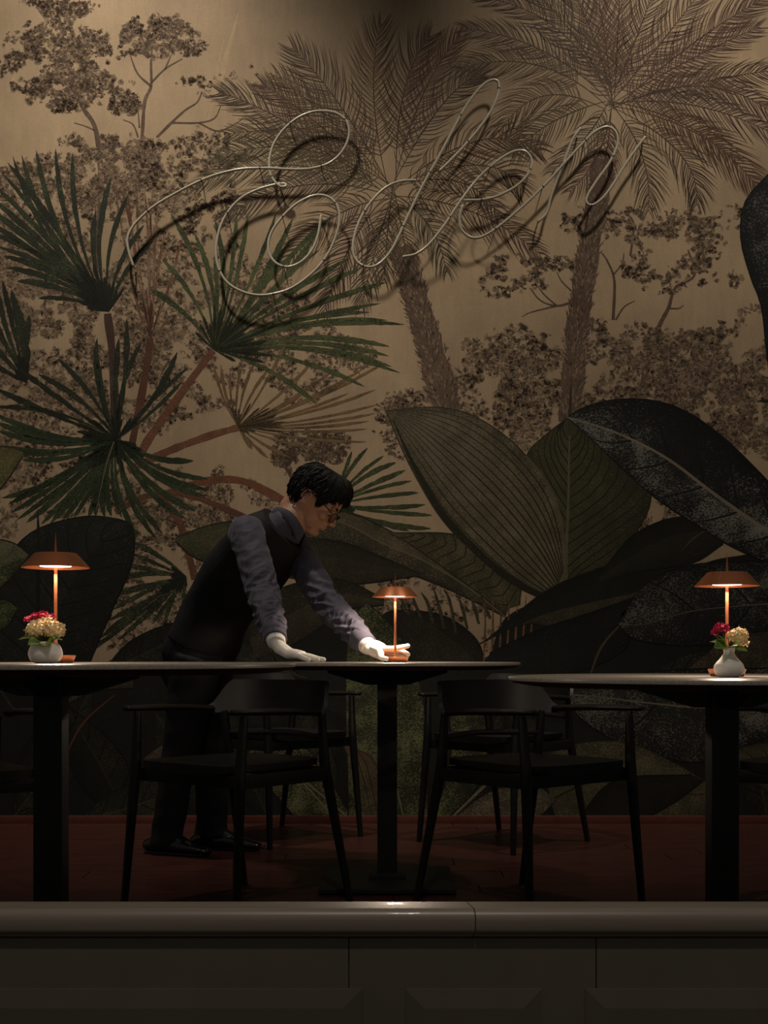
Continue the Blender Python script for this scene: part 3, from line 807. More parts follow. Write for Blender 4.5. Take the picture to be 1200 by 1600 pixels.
p = Print()   # olive leaf behind with upright rib
leaf(p, [(884, 930), (850, 880), (828, 790), (822, 716), (850, 682), (888, 652)], [(884, 930), (885, 860), (888, 780), (889, 720), (890, 680), (890, 650)], [(884, 930), (950, 895), (995, 830), (1016, 768), (960, 700), (892, 650)], (0.047, 0.042, 0.018), (0.040, 0.037, 0.016), (0.072, 0.064, 0.03), .5, .42, 14, .36, (0.014, 0.013, 0.007), 2.0, (0.10, 0.08, 0.045), 5)
p.stroke(catmull([(889, 680), (891, 630), (893, 590)], 6), 5, (0.045, 0.034, 0.02), taper=(1, .1))
p.build('printed_leaf', 'broad dark green leaf with upright rib printed behind the right leaves')
p = Print()   # the great olive leaf
A, M, B = leaf(p, [(870, 945), (800, 912), (745, 868), (690, 810), (650, 745), (622, 688), (604, 643)], [(880, 925), (850, 870), (810, 815), (760, 760), (700, 705), (650, 665), (604, 643)], [(884, 905), (882, 860), (872, 800), (850, 748), (800, 690), (740, 650), (690, 637), (640, 638), (604, 643)], OLV, OLV, OLVc, .55, .55, 0, midw=0, edge=.55)
for E in (A, B):
    for t in (0.14, 0.28, 0.42, 0.57, 0.71, 0.85):
        pts = [M[i].lerp(E[i], t) for i in range(1, 26)]
        p.stroke(pts, 2.0, (0.022, 0.018, 0.009), taper=(1, .3), peak=.3)
p.stroke(M[:25], 2.4, (0.02, 0.017, 0.009), taper=(1, .3))
p.stroke([B[i] for i in range(0, 13)], 7, (0.085, 0.064, 0.038), (0.13, 0.10, 0.06), .4, taper=(1, .3))
p.stroke([A[i] + Vector((5, -2)) for i in range(2, 26)], 12, (0.018, 0.015, 0.008), OLVd, .3, taper=(.8, .1))
p.build('printed_leaf', 'great olive green leaf with long parallel veins printed right of the waiter')

p = Print()   # dark stems and base mass at right
leaf(p, [(740, 1010), (820, 975), (900, 985), (1000, 960), (1060, 900)], [(750, 1005), (850, 960), (930, 940), (1010, 920), (1075, 880)], [(760, 1000), (850, 925), (930, 890), (1000, 870), (1080, 862)], (0.036, 0.031, 0.016), (0.012, 0.012, 0.008), (0.085, 0.068, 0.035), .35, .1, 0, midw=0, edge=.5)
leaf(p, [(760, 1060), (900, 1050), (980, 1010), (970, 960)], [(760, 1050), (850, 1020), (930, 985), (985, 945)], [(765, 1020), (840, 985), (930, 955), (1000, 930)], BK, BK, (0.04, 0.034, 0.02), .2, .2, 0, midw=0)
leaf(p, [(940, 910), (990, 895), (1080, 880), (1130, 850)], [(935, 905), (1000, 860), (1060, 835), (1135, 825)], [(935, 900), (985, 840), (1040, 812), (1090, 808), (1140, 822)], (0.020, 0.018, 0.011), (0.013, 0.012, 0.008), (0.05, 0.042, 0.024), .25, .15, 0, midw=0)
p.stroke(catmull([(920, 1060), (940, 1010), (975, 970)], 6), 4, (0.07, 0.05, 0.03), taper=(.4, .4))
p.stroke(catmull([(1065, 860), (1085, 840), (1110, 825)], 6), 3, (0.06, 0.045, 0.028), taper=(.4, .4))
p.build('printed_leaf', 'dark bent leaf with olive underside printed left of the right lamp')

def chalk(k0, k1): return lambda u, t: k0 + (k1 - k0) * abs(math.sin(3.1 * u + 1.2)) * (1 - 0.7 * t * t)
p = Print()   # chalky dark leaf
leaf(p, [(1330, 960), (1240, 900), (1140, 852), (1080, 815), (1030, 782), (985, 745), (930, 692), (886, 652)], [(1330, 915), (1200, 830), (1120, 775), (1040, 715), (960, 675), (886, 652)], [(1330, 900), (1260, 820), (1200, 752), (1120, 675), (1050, 633), (980, 623), (920, 633), (886, 652)], (0.018, 0.017, 0.015), (0.013, 0.0125, 0.011), (0.17, 0.155, 0.13), chalk(.40, .72), chalk(.10, .62), 7, .12, (0.009, 0.009, 0.008), 3, (0.19, 0.15, 0.105), 6, edge=.4)
p.build('printed_leaf', 'large black leaf with chalky texture and pale rib at the upper right')
p = Print()
leaf(p, [(1360, 1020), (1200, 1005), (1120, 1008), (1050, 1008), (990, 998), (967, 978)], [(1360, 940), (1260, 940), (1180, 945), (1080, 955), (1010, 975), (967, 976)], [(1360, 900), (1260, 880), (1150, 878), (1070, 885), (1005, 915), (967, 974)], (0.016, 0.015, 0.013), (0.016, 0.015, 0.013), (0.13, 0.118, 0.095), chalk(.2, .55), chalk(.3, .68), 4, .12, (0.009, 0.009, 0.008), 3, (0.11, 0.095, 0.07), 2)
leaf(p, [(1360, 1060), (1250, 1060), (1150, 1060), (1060, 1058)], [(1360, 1020), (1280, 1010), (1180, 1012), (1062, 1056)], [(1360, 990), (1280, 985), (1200, 985), (1130, 1000)], (0.035, 0.028, 0.018), (0.045, 0.035, 0.022), (0.12, 0.09, 0.055), .4, .4, 0, midw=0)
p.build('printed_leaf', 'black chalk-textured leaf printed behind the right lamp')
p = Print()
leaf(p, [(1380, 1130), (1250, 1130), (1180, 1160), (1100, 1190), (1020, 1180), (930, 1140), (870, 1085)], [(1380, 1080), (1250, 1085), (1120, 1105), (1010, 1098), (930, 1088), (870, 1084)], [(1380, 1050), (1250, 1045), (1100, 1045), (1010, 1050), (930, 1062), (870, 1083)], (0.018, 0.017, 0.014), (0.018, 0.017, 0.014), (0.15, 0.135, 0.105), chalk(.35, .66), chalk(.3, .62), 4, .1, (0.01, 0.01, 0.008), 3, (0.13, 0.11, 0.08), 4)
p.build('printed_leaf', 'black chalk-textured leaf printed below the right table')
p = Print()
leaf(p, [(870, 1285), (950, 1284), (1040, 1284), (1110, 1270), (1130, 1240)], [(860, 1250), (930, 1220), (1010, 1225), (1070, 1240), (1130, 1240)], [(850, 1180), (900, 1162), (980, 1160), (1060, 1195), (1130, 1240)], (0.050, 0.042, 0.022), (0.062, 0.052, 0.026), (0.11, 0.09, 0.05), .45, .5, 0, midw=3, midc=(0.02, 0.017, 0.01))
leaf(p, [(1000, 1285), (1060, 1250), (1100, 1220)], [(960, 1285), (1020, 1240), (1090, 1215)], [(900, 1285), (960, 1220), (1080, 1210)], (0.014, 0.013, 0.009), (0.016, 0.014, 0.009), (0.05, 0.04, 0.02), .2, .2, 0, midw=0)
leaf(p, [(1330, 1285), (1260, 1270), (1190, 1230), (1130, 1180)], [(1330, 1240), (1260, 1220), (1190, 1190), (1130, 1178)], [(1330, 1200), (1270, 1170), (1200, 1160), (1130, 1176)], (0.048, 0.04, 0.02), (0.06, 0.048, 0.025), (0.1, 0.08, 0.04), .4, .4, 6, .12, midw=3)
leaf(p, [(700, 1285), (760, 1240), (830, 1215)], [(720, 1285), (800, 1262), (850, 1235)], [(760, 1285), (830, 1282), (870, 1250)], (0.06, 0.048, 0.03), (0.075, 0.06, 0.038), (0.16, 0.13, 0.08), .5, .5, 0, midw=0)
p.stroke(catmull([(705, 1278), (760, 1225), (815, 1175)], 6), 5, (0.15, 0.12, 0.07), (0.25, 0.2, 0.12), .4, taper=(.7, .5))
p.build('printed_leaf', 'olive leaves printed low on the wall behind the right chairs')
p = Print()   # textured green column
leaf(p, [(545, 1286), (543, 1200), (540, 1100), (542, 1020), (548, 965), (570, 946)], [(600, 1286), (603, 1200), (600, 1100), (590, 1020), (582, 975), (573, 945)], [(668, 1286), (668, 1200), (662, 1100), (645, 1035), (615, 980), (576, 945)], (0.030, 0.032, 0.015), (0.026, 0.028, 0.013), (0.12, 0.12, 0.055), .58, .5, 0, midw=0)
leaf(p, [(660, 1286), (690, 1240), (705, 1170), (700, 1100)], [(675, 1286), (715, 1230), (735, 1160), (725, 1090)], [(690, 1286), (745, 1230), (765, 1150), (740, 1085)], (0.026, 0.026, 0.012), (0.024, 0.024, 0.012), (0.14, 0.14, 0.06), .5, .4, 0, midw=0)
leaf(p, [(380, 1180), (420, 1230), (470, 1286)], [(390, 1175), (450, 1200), (530, 1286)], [(400, 1165), (480, 1170), (545, 1270)], (0.035, 0.034, 0.016), (0.032, 0.03, 0.015), (0.15, 0.14, 0.065), .55, .5, 0, midw=3, midc=(0.2, 0.17, 0.1))
for k in range(8):
    p.stroke(catmull([(525 + 3 * k, 1140 + 4 * k), (550 + 5 * k, 1190), (572 + 5 * k, 1280)], 6), 4, random.choice([(0.085, 0.05, 0.028), (0.05, 0.032, 0.02)]), taper=(.5, .4), rough=.5)
p.stroke(catmull([(430, 1185), (470, 1215), (545, 1278)], 6), 3.5, (0.17, 0.14, 0.09), taper=(.5, .4))
p.stroke(catmull([(617, 1220), (624, 1250), (632, 1282)], 6), 3, (0.15, 0.12, 0.08), taper=(.5, .4))
leaf(p, [(230, 1180), (260, 1160), (300, 1150)], [(225, 1185), (262, 1175), (310, 1160)], [(225, 1190), (265, 1190), (320, 1175)], (0.05, 0.035, 0.022), (0.06, 0.04, 0.026), (0.14, 0.1, 0.06), .4, .4, 0, midw=0)
p.stroke(catmull([(98, 1190), (130, 1130), (180, 1085)], 6), 3, (0.12, 0.035, 0.022), taper=(.5, .4))
leaf(p, [(95, 1105), (150, 1080), (208, 1075)], [(95, 1103), (150, 1070), (208, 1065)], [(95, 1100), (150, 1062), (208, 1050)], (0.04, 0.028, 0.018), (0.05, 0.035, 0.022), (0.12, 0.09, 0.05), .4, .3, 0, midw=0)
p.build('printed_leaf', 'speckled green upright leaf printed behind the middle table foot')
p = Print()   # left dark leaf
leaf(p, [(130, 1060), (170, 965), (203, 890), (211, 845), (205, 820)], [(40, 1060), (75, 980), (125, 890), (165, 840), (203, 818)], [(-60, 1060), (-30, 930), (18, 862), (60, 826), (130, 807), (180, 810), (203, 817)], (0.013, 0.0125, 0.010), (0.017, 0.0165, 0.014), (0.045, 0.043, 0.034), .25, .3, 9, .16, (0.008, 0.008, 0.007), 2.4, midw=0, edge=.75)
p.stroke(catmull([(60, 860), (60, 830), (59, 795)], 6), 5, (0.012, 0.012, 0.009), taper=(1, .1))
p.stroke(catmull([(62, 1050), (60, 950), (60, 860)], 6), 6, (0.010, 0.010, 0.008), taper=(1, 1))
p.build('printed_leaf', 'broad blackish leaf printed behind the left lamp')
p = Print()
leaf(p, [(-60, 960), (-20, 935), (20, 900), (45, 870)], [(-60, 900), (-20, 895), (15, 880), (45, 868)], [(-60, 850), (-20, 842), (20, 848), (45, 866)], (0.030, 0.034, 0.015), (0.07, 0.066, 0.04), (0.14, 0.13, 0.07), .5, .6, 0, midw=0)
leaf(p, [(-60, 1010), (-20, 995), (10, 980), (27, 952)], [(-60, 970), (-20, 965), (10, 958), (27, 950)], [(-60, 940), (-20, 935), (10, 938), (27, 949)], (0.022, 0.026, 0.012), (0.035, 0.042, 0.017), (0.11, 0.12, 0.05), .5, .5, 0, midw=0)
leaf(p, [(-50, 780), (-10, 772), (15, 745), (36, 712)], [(-50, 740), (-10, 738), (15, 725), (36, 708)], [(-50, 705), (-10, 698), (20, 700), (36, 706)], (0.08, 0.072, 0.03), (0.10, 0.088, 0.036), (0.17, 0.15, 0.06), .5, .5, 0, midw=0)
p.build('printed_leaf', 'small yellow-green leaves printed at the left edge')
p = Print()
leaf(p, [(380, 900), (340, 885), (300, 868), (274, 845)], [(390, 870), (345, 860), (310, 848), (274, 843)], [(400, 815), (350, 816), (310, 826), (274, 841)], (0.045, 0.042, 0.02), (0.055, 0.05, 0.023), (0.085, 0.076, 0.036), .45, .45, 0, midw=0)
p.build('printed_leaf', 'olive leaf printed behind the waiter shoulder')
p = Print()   # right edge chalk leaf
leaf(p, [(1290, 700), (1215, 640), (1199, 560), (1190, 480), (1172, 430), (1157, 370), (1164, 315), (1200, 272)], [(1300, 680), (1260, 560), (1240, 470), (1225, 400), (1215, 330), (1203, 273)], [(1340, 660), (1320, 540), (1300, 420), (1270, 330), (1206, 274)], (0.012, 0.012, 0.011), (0.012, 0.012, 0.011), (0.12, 0.115, 0.105), lambda u, t: .38 if t < .8 else .25, .3, 0, midw=4, midc=(0.1, 0.09, 0.07))
p.build('printed_leaf', 'black chalk-textured leaf printed at the right edge beside the palms')
for cx, s_, cols in ((1500, 1, OLVd), (1820, -1, (0.02, 0.018, 0.012)), (-330, -1, (0.02, 0.018, 0.012)), (-650, 1, OLVd)):
    p = Print()
    leaf(p, [(cx, 1290), (cx - 120, 1150), (cx - 110, 960), (cx + 60 * s_, 800)], [(cx, 1290), (cx + 10, 1130), (cx + 30 * s_, 960), (cx + 60 * s_, 800)], [(cx + 10, 1290), (cx + 140, 1130), (cx + 130, 960), (cx + 60 * s_, 800)], cols, cols, tuple(c * 2.6 for c in cols), .4, .4, 10, .14, (0.01, 0.009, 0.006), 2.2)
    p.build('printed_leaf', 'broad leaf printed further along the wall')

# ================================================================== neon script sign
DS = DW - 0.06
def Zp(x0, y0, s_, pts): return [P(x0 + x / s_, y0 + y / s_, DS) for x, y in pts]
sign = empty('neon_sign', (0, 0, wz(300)), label='unlit off-white neon tube sign in looping script reading Eden', cat='sign')
e1 = Zp(190, 110, 2.791, [(50, 850), (34, 800), (25, 745), (38, 700), (70, 655), (140, 592), (225, 540), (300, 500), (370, 469), (440, 447), (515, 432), (580, 428), (650, 428), (720, 431), (790, 431), (850, 422), (910, 400), (960, 355), (988, 300), (992, 255), (975, 215), (935, 188), (880, 178), (825, 183), (765, 208), (705, 258), (664, 318), (646, 380), (646, 435), (660, 475), (690, 506), (712, 508), (718, 499), (706, 493), (688, 497)])
e2 = Zp(190, 110, 2.791, [(690, 495), (650, 502), (590, 520), (520, 556), (460, 622), (425, 700), (412, 790), (424, 865), (460, 925), (520, 963), (590, 980), (660, 974), (740, 948), (825, 888), (890, 815), (930, 735), (950, 655), (942, 595), (905, 555), (855, 544), (800, 560), (735, 603), (672, 673), (643, 735), (643, 795), (672, 840), (725, 858), (785, 835), (830, 785), (856, 720), (870, 634)])
d1 = Zp(540, 110, 2.449, [(266, 420), (215, 423), (165, 440), (118, 478), (72, 538), (42, 605), (28, 670), (35, 717), (62, 746), (102, 752), (142, 728), (184, 672), (240, 552), (300, 430), (370, 305), (440, 172), (490, 96), (532, 52), (568, 37), (586, 54), (576, 108), (540, 180), (470, 270), (410, 335), (362, 382)])
n1 = Zp(540, 110, 2.449, [(222, 712), (270, 702), (320, 665), (380, 590), (440, 500), (510, 410), (590, 340), (648, 308), (690, 310), (712, 345), (698, 396), (650, 445), (580, 482), (520, 496), (458, 498)])
n2 = Zp(540, 110, 2.449, [(447, 520), (436, 560), (440, 602), (466, 631), (502, 640), (552, 620), (622, 568), (700, 500), (780, 420), (840, 352), (900, 287), (950, 237), (1000, 215), (1034, 236), (1040, 282), (1010, 352), (962, 420), (925, 480), (922, 508), (945, 516), (982, 490), (1022, 438), (1080, 345), (1146, 254)])
n3 = Zp(540, 110, 2.449, [(738, 576), (768, 546), (788, 475), (815, 400), (850, 310), (870, 262), (896, 224)])
clip_pts = []
for nm, pts, lab in (('letter_tube', e1, 'upper loop and swash of the capital E'), ('letter_tube', e2, 'lower loops of the capital E'), ('letter_tube', d1, 'letter d'), ('letter_tube', n1, 'joining stroke and loop of the letter e'), ('letter_tube', n2, 'tail of the e running into the letter n'), ('letter_tube', n3, 'first stem of the letter n')):
    c = catmull(pts, 6)
    # crossings: the tube swings a little off the wall where it passes over itself
    c = [q + Vector((0, 0.004 * math.sin(i * 0.11 + len(pts)), 0)) for i, q in enumerate(c)]
    bm = bmesh.new(); tube(bm, c, 0.0062, 10, round_ends=True)
    o = bm_obj(nm, bm, M_glassw, sign, local=False); o['label'] = lab
    for q, r in ((c[0], c[2]), (c[-1], c[-3])):
        dirv = (r - q).normalized()
        bm = bmesh.new()
        tube(bm, [q + dirv * 0.02 + Vector((0, 0.006, 0)), q + dirv * 0.006 + Vector((0, 0.012, 0)), q + Vector((0, 0.026, 0)), q + Vector((0, 0.054, 0))], 0.0036, 8)
        bm_obj('electrode_end', bm, M_glassw, sign, local=False)
    acc = 0.0
    for i in range(1, len(c)):
        acc += (c[i] - c[i - 1]).length
        if acc > 0.27 and i < len(c) - 6:
            acc = 0; clip_pts.append((c[i], (c[i] - c[i - 1]).normalized()))
for q, t in clip_pts:
    bm = bmesh.new()
    tube(bm, [q - t * 0.003, q + t * 0.003], 0.0064, 10)
    tube(bm, [q, Vector((q.x, -0.002, q.z))], 0.0022, 8)
    bm_obj('tube_clip', bm, M_clip, sign, local=False)

# ================================================================== tables
def table(loc, r, h, label, th=0.019):
    t = empty('round_table', loc, 0, label, 'table', 'round pedestal tables')
    bm = bmesh.new()
    prof = [(0, h), (r - 0.003, h), (r - 0.001, h - 0.001), (r, h - 0.004), (r - 0.001, h - 0.009)]
    lathe(bm, [(0, h - 0.0092)] + prof[::-1][0:4] + [(0, h)], 96, cap=False)
    bm_obj('table_top', bm, M_stone, t)
    bm = bmesh.new()
    lathe(bm, [(0, h - th - 0.004), (r - 0.06, h - th - 0.004), (r - 0.012, h - 0.016), (r - 0.003, h - 0.0095), (0, h - 0.0095)], 96, cap=False)
    bm_obj('edge_band', bm, simple('dark_wood_edge', (0.05, 0.022, 0.016), 0.4), t)
    bm = bmesh.new()
    for a in (0, math.pi / 2):
        R = Matrix.Rotation(a + 0.0, 4, 'Z')
        vs_ = [(-0.2, h - th - 0.004), (0.2, h - th - 0.004), (0.2, h - th - 0.016), (0.07, h - 0.075), (-0.07, h - 0.075), (-0.2, h - th - 0.016)]
        A = [bm.verts.new(R @ Vector((x, -0.016, z))) for x, z in vs_]; B = [bm.verts.new(R @ Vector((x, 0.016, z))) for x, z in vs_]
        for k in range(6): bm.faces.new((A[k], A[(k + 1) % 6], B[(k + 1) % 6], B[k]))
        bm.faces.new(A[::-1]); bm.faces.new(B)
    bm_obj('top_bracket', bm, M_blackmetal, t, smooth=False)
    bm = bmesh.new(); box(bm, (0, 0, (h - 0.03) / 2 + 0.006), (0.066, 0.066, h - 0.055), 0.004)
    bm_obj('column', bm, M_blackmetal, t)
    bm = bmesh.new()
    box(bm, (0, 0, 0.013), (0.44, 0.44, 0.018), 0.006); box(bm, (0, 0, 0.03), (0.12, 0.12, 0.02), 0.004)
    bm_obj('base_plate', bm, M_blackmetal, t)
    for sx in (-1, 1):
        for sy in (-1, 1):
            bm = bmesh.new(); lathe(bm, [(0, 0), (0.012, 0), (0.014, 0.004), (0, 0.005)], 12, (sx * 0.18, sy * 0.18, 0), cap=False)
            bm_obj('foot_pad', bm, M_blackmetal, t)
    return t

TL, TM, TR = 0.7470, 0.7400, 0.7135
dL, dM, dR = 2.94, 4.29, 3.10
LTP = Vector(((80 - 600) / F * dL, dL - DW, 0)); MTP = Vector(((605 - 600) / F * dM, dM - DW, 0)); RTP = Vector(((1128 - 600) / F * dR, dR - DW, 0))
table(LTP, 0.56, TL, 'dark round pedestal table at the left carrying a lamp and squat vase')
table(MTP, 0.445, TM, 'small round pedestal table in the middle under the waiter hands')
table(RTP, 0.515, TR, 'dark round pedestal table at the right carrying a lamp and bottle-shaped vase')

# ================================================================== lamps
def emis(name, col, st):
    m, nt, b = new_mat(name)
    b.inputs['Base Color'].default_value = (0.9, 0.85, 0.8, 1)
    b.inputs['Emission Color'].default_value = (*col, 1); b.inputs['Emission Strength'].default_value = st
    n = noise_node(nt, 40, 2); mr = nt.nodes.new('ShaderNodeMapRange'); mr.inputs[3].default_value = 0.4; mr.inputs[4].default_value = 0.6
    nt.links.new(n.outputs['Fac'], mr.inputs[0]); nt.links.new(mr.outputs[0], b.inputs['Roughness'])
    return m
M_led = emis('lamp_diffuser_glow', (1.0, 0.80, 0.66), 7.0)
def lamp(loc, label, seam, power):
    t = empty('table_lamp', loc, 0, label, 'lamp', 'copper cordless table lamps')
    bm = bmesh.new()
    lathe(bm, [(0, 0.0), (0.037, 0.0), (0.039, 0.0012), (0.0455, 0.0165), (0.0445, 0.018), (0.0, 0.018)], 40, cap=False)
    bm_obj('base', bm, M_copper, t)
    bm = bmesh.new(); lathe(bm, [(0.0062, 0.018), (0.004, 0.022), (0.0038, 0.1), (0.0038, 0.226), (0.0, 0.2265)], 16)
    bm_obj('stem', bm, M_copper, t)
    bm = bmesh.new()
    z0 = 0.2185
    lathe(bm, [(0.0, z0 + 0.0335), (0.046, z0 + 0.0335), (0.0485, z0 + 0.032), (0.0775, z0 + 0.0006), (0.0775, z0), (0.0765, z0), (0.0478, z0 + 0.0305), (0.0455, z0 + 0.0318), (0.0, z0 + 0.0318)], 64, cap=False)
    sh = bm_obj('lamp_shade', bm, M_copper, t)
    bm = bmesh.new(); a = seam
    p0 = Vector((0.0488 * math.cos(a), 0.0488 * math.sin(a), z0 + 0.0322)); p1 = Vector((0.0777 * math.cos(a), 0.0777 * math.sin(a), z0 + 0.001))
    tube(bm, [p0, p1], 0.00045, 6); bm_obj('seam', bm, simple('bright_seam', (0.8, 0.6, 0.45), 0.2, metal=1.0), sh)
    bm = bmesh.new(); lathe(bm, [(0.0036, z0 + 0.033), (0.0030, z0 + 0.045), (0.0014, z0 + 0.065), (0.0005, z0 + 0.0795), (0, z0 + 0.080)], 12, cap=False)
    bm_obj('finial', bm, M_copper, t)
    bm = bmesh.new(); lathe(bm, [(0.0, z0 + 0.030), (0.041, z0 + 0.030), (0.042, z0 + 0.020), (0.040, z0 + 0.008), (0.034, z0 + 0.0030), (0.0, z0 + 0.0012)], 40, cap=False)
    bm_obj('diffuser', bm, M_led, t)
    d = bpy.data.lights.new('lamp_light', 'SPOT'); d.energy = power; d.color = (1.0, 0.80, 0.62); d.shadow_soft_size = 0.025; d.spot_size = math.radians(176); d.spot_blend = 0.12
    lo = bpy.data.objects.new('lamp_light', d); COL.objects.link(lo); lo.parent = t; lo.location = (0, 0.0, z0 - 0.012)
    return t
LLP = Vector(((87 - 600) / F * dL, dL - DW, TL)); MLP = Vector(((617.5 - 600) / F * dM, dM - DW, TM)); RLP = Vector(((1136 - 600) / F * dR, dR - DW, TR))
lamp(LLP, 'lit copper table lamp behind the squat white vase', -0.9, 5.0)
lamp(MLP, 'lit copper table lamp whose base the waiter holds', -2.4, 8.0)
lamp(RLP, 'lit copper table lamp behind the bottle-shaped white vase', -2.1, 5.0)

# ================================================================== vases and flowers
def mat2(name, c1, c2, scale, rough=0.6, sub=0.0):
    m, nt, b = new_mat(name)
    tc = nt.nodes.new('ShaderNodeTexCoord'); n = noise_node(nt, scale, 3, 0.6, tc.outputs['Object'])
    r = nt.nodes.new('ShaderNodeValToRGB'); r.color_ramp.elements[0].position = 0.38; r.color_ramp.elements[1].position = 0.62
    r.color_ramp.elements[0].color = (*c1, 1); r.color_ramp.elements[1].color = (*c2, 1)
    nt.links.new(n.outputs['Fac'], r.inputs['Fac']); nt.links.new(r.outputs['Color'], b.inputs['Base Color'])
    b.inputs['Roughness'].default_value = rough
    return m
M_cream = mat2('cream_petals', (0.72, 0.50, 0.22), (0.90, 0.80, 0.50), 60)
M_pink = mat2('crimson_petals', (0.36, 0.008, 0.05), (0.62, 0.02, 0.11), 90)
M_leaf = mat2('leaf_green', (0.06, 0.15, 0.016), (0.24, 0.36, 0.05), 35, 0.45)
M_stem = simple('stem_green', (0.06, 0.13, 0.03), 0.5)

def vase(loc, prof, label):
    bm = bmesh.new()
    outer = catmull([(r, z, 0) for r, z in prof], 5)
    pr = [(0, 0)] + [(q.x, q.y) for q in outer]
    inner = [(max(0.004, q.x - 0.004), max(q.y, 0.006)) for q in outer[::-1]]
    lathe(bm, pr + inner + [(0, 0.006)], 48, cap=False)
    me_o = bm_obj('vase', bm, M_vase); me_o.location = loc
    return tag(me_o, label, 'vase', 'small white vases')

def flower_head(kind, c, R, base, label, n=46, squash=0.8, group=None):
    """c: centre of the head, base: where the stem goes (world)"""
    o = empty('hydrangea' if kind == 'cream' else 'crimson_flower', base, 0, label, 'flower', group)
    c = Vector(c) - Vector(base)
    bm = bmesh.new()
    tube(bm, catmull([Vector((0, 0, 0)), c * 0.5 + Vector((0.002, 0, 0)), c], 5), 0.0016, 6)
    bm_obj('stem', bm, M_stem, o)
    bm = bmesh.new()
    for i in range(n):
        ph = math.acos(1 - 2 * (i + .5) / n * 0.82); th = 2.39996 * i
        dirv = Vector((math.sin(ph) * math.cos(th), math.sin(ph) * math.sin(th), math.cos(ph) * squash))
        rr = R * random.uniform(0.84, 1.08)
        q = c + dirv * rr
        nrm = (dirv + Vector((random.uniform(-.35, .35), random.uniform(-.35, .35), random.uniform(-.2, .4)))).normalized()
        u = nrm.orthogonal().normalized(); u = Matrix.Rotation(random.random() * 6.28, 3, nrm) @ u; v = nrm.cross(u)
        s_ = R * (random.uniform(.26, .36) if kind == 'cream' else random.uniform(.3, .42))
        m_ = 4 if kind == 'cream' else 5
        for k in range(m_):
            a = 6.2832 * k / m_; d = u * math.cos(a) + v * math.sin(a); e = nrm.cross(d)
            cup = 0.45 if kind == 'cream' else 0.75
            p0 = q; pa = q + d * s_ * .55 + e * s_ * .48 + nrm * s_ * .18; pb = q + d * s_ * .55 - e * s_ * .48 + nrm * s_ * .18
            pc = q + d * s_ * 1.0 + e * s_ * .3 + nrm * s_ * cup * random.uniform(.3, 1.1); pd = q + d * s_ * 1.0 - e * s_ * .3 + nrm * s_ * cup * random.uniform(.3, 1.1)
            vv = [bm.verts.new(z) for z in (p0, pa, pc, pd, pb)]
            bm.faces.new(vv)
    ellipsoid(bm, c, (R * .8, R * .8, R * .8 * squash), seg=12)
    oo = bm_obj('petals', bm, M_cream if kind == 'cream' else M_pink, o, smooth=False)
    oo['kind'] = 'stuff'
    return o

def sprig(base, leaves, label, group):
    o = empty('leafy_sprig', base, 0, label, 'leaf sprig', group)
    base = Vector(base)
    bm = bmesh.new()
    for tip, w, roll in leaves:
        tip = Vector(tip) - base
        tube(bm, catmull([Vector((0, 0, 0)), tip * .3 + Vector((0, 0, .006)), tip * .42], 4), 0.0009, 6)
    bm_obj('stem', bm, M_stem, o)
    for tip, w, roll in leaves:
        tip = Vector(tip) - base
        st = tip * .25 + Vector((0, 0, .004))
        ax = tip - st; L = ax.length; t = ax.normalized()
        sd = t.cross(Vector((0, -0.35, 1))).normalized(); sd = Matrix.Rotation(roll, 3, t) @ sd; up = sd.cross(t)
        bm = bmesh.new(); N = 9; rows = []
        for i in range(N + 1):
            u = i / N; hw = w * (math.sin(math.pi * min(1, u * .96 + .02)) ** .75) * (1 - .25 * u)
            cpt = st + t * L * u + up * (0.18 * L * math.sin(math.pi * u)) * .6
            rows.append([bm.verts.new(cpt + sd * hw * k + up * abs(k) * hw * .35) for k in (-1, -.5, 0, .5, 1)])
        for a, b in zip(rows, rows[1:]):
            for k in range(4): bm.faces.new((a[k], a[k + 1], b[k + 1], b[k]))
        lo = bm_obj('leaf', bm, M_leaf, o)
        sm = lo.modifiers.new('thick', 'SOLIDIFY'); sm.thickness = 0.0006
    return o

dv = dL - 0.085
VL = P(71, 1036, dv); VL.z = TL
vase(VL, [(0.020, 0.0), (0.031, 0.005), (0.037, 0.016), (0.0372, 0.026), (0.031, 0.040), (0.018, 0.0478), (0.0155, 0.0478)], 'squat round white vase on the left table')
G1 = 'flowers in the squat vase'
b0 = VL + Vector((0, 0, 0.042))
fp = lambda x, y, dd=0.0: P(x, y, dv + dd)
flower_head('cream', fp(56, 984, -.004), 0.021, b0 + Vector((-.004, 0, 0)), 'cream hydrangea head at the left of the squat vase', group=G1)
flower_head('cream', fp(85, 985, -.006), 0.022, b0 + Vector((.004, -.002, 0)), 'cream hydrangea head at the right of the squat vase', group=G1)
flower_head('cream', fp(72, 976, .018), 0.021, b0 + Vector((0, .005, 0)), 'cream hydrangea head at the back of the squat vase', group=G1)
for i, (x, y, R) in enumerate(((66, 962, .0125), (44, 968, .009), (55, 963, .010), (79, 964, .009))):
    flower_head('pink', fp(x, y, .022), R, b0 + Vector((-.003 + .002 * i, .006, 0)), ('largest crimson flower peeking over the cream hydrangeas of the squat vase', 'leftmost crimson flower over the squat vase', 'crimson flower second from the left over the squat vase', 'rightmost crimson flower over the squat vase')[i], 14, .7, G1)
sprig(b0 + Vector((0, -.004, 0)), [(fp(29, 999, -.03), .015, .5), (fp(44, 1008, -.05), .016, -.5), (fp(76, 1010, -.05), .019, .4), (fp(97, 1000, -.02), .016, -.6), (fp(36, 985, .01), .016, .7)], 'green leaves drooping around the squat vase rim', G1)

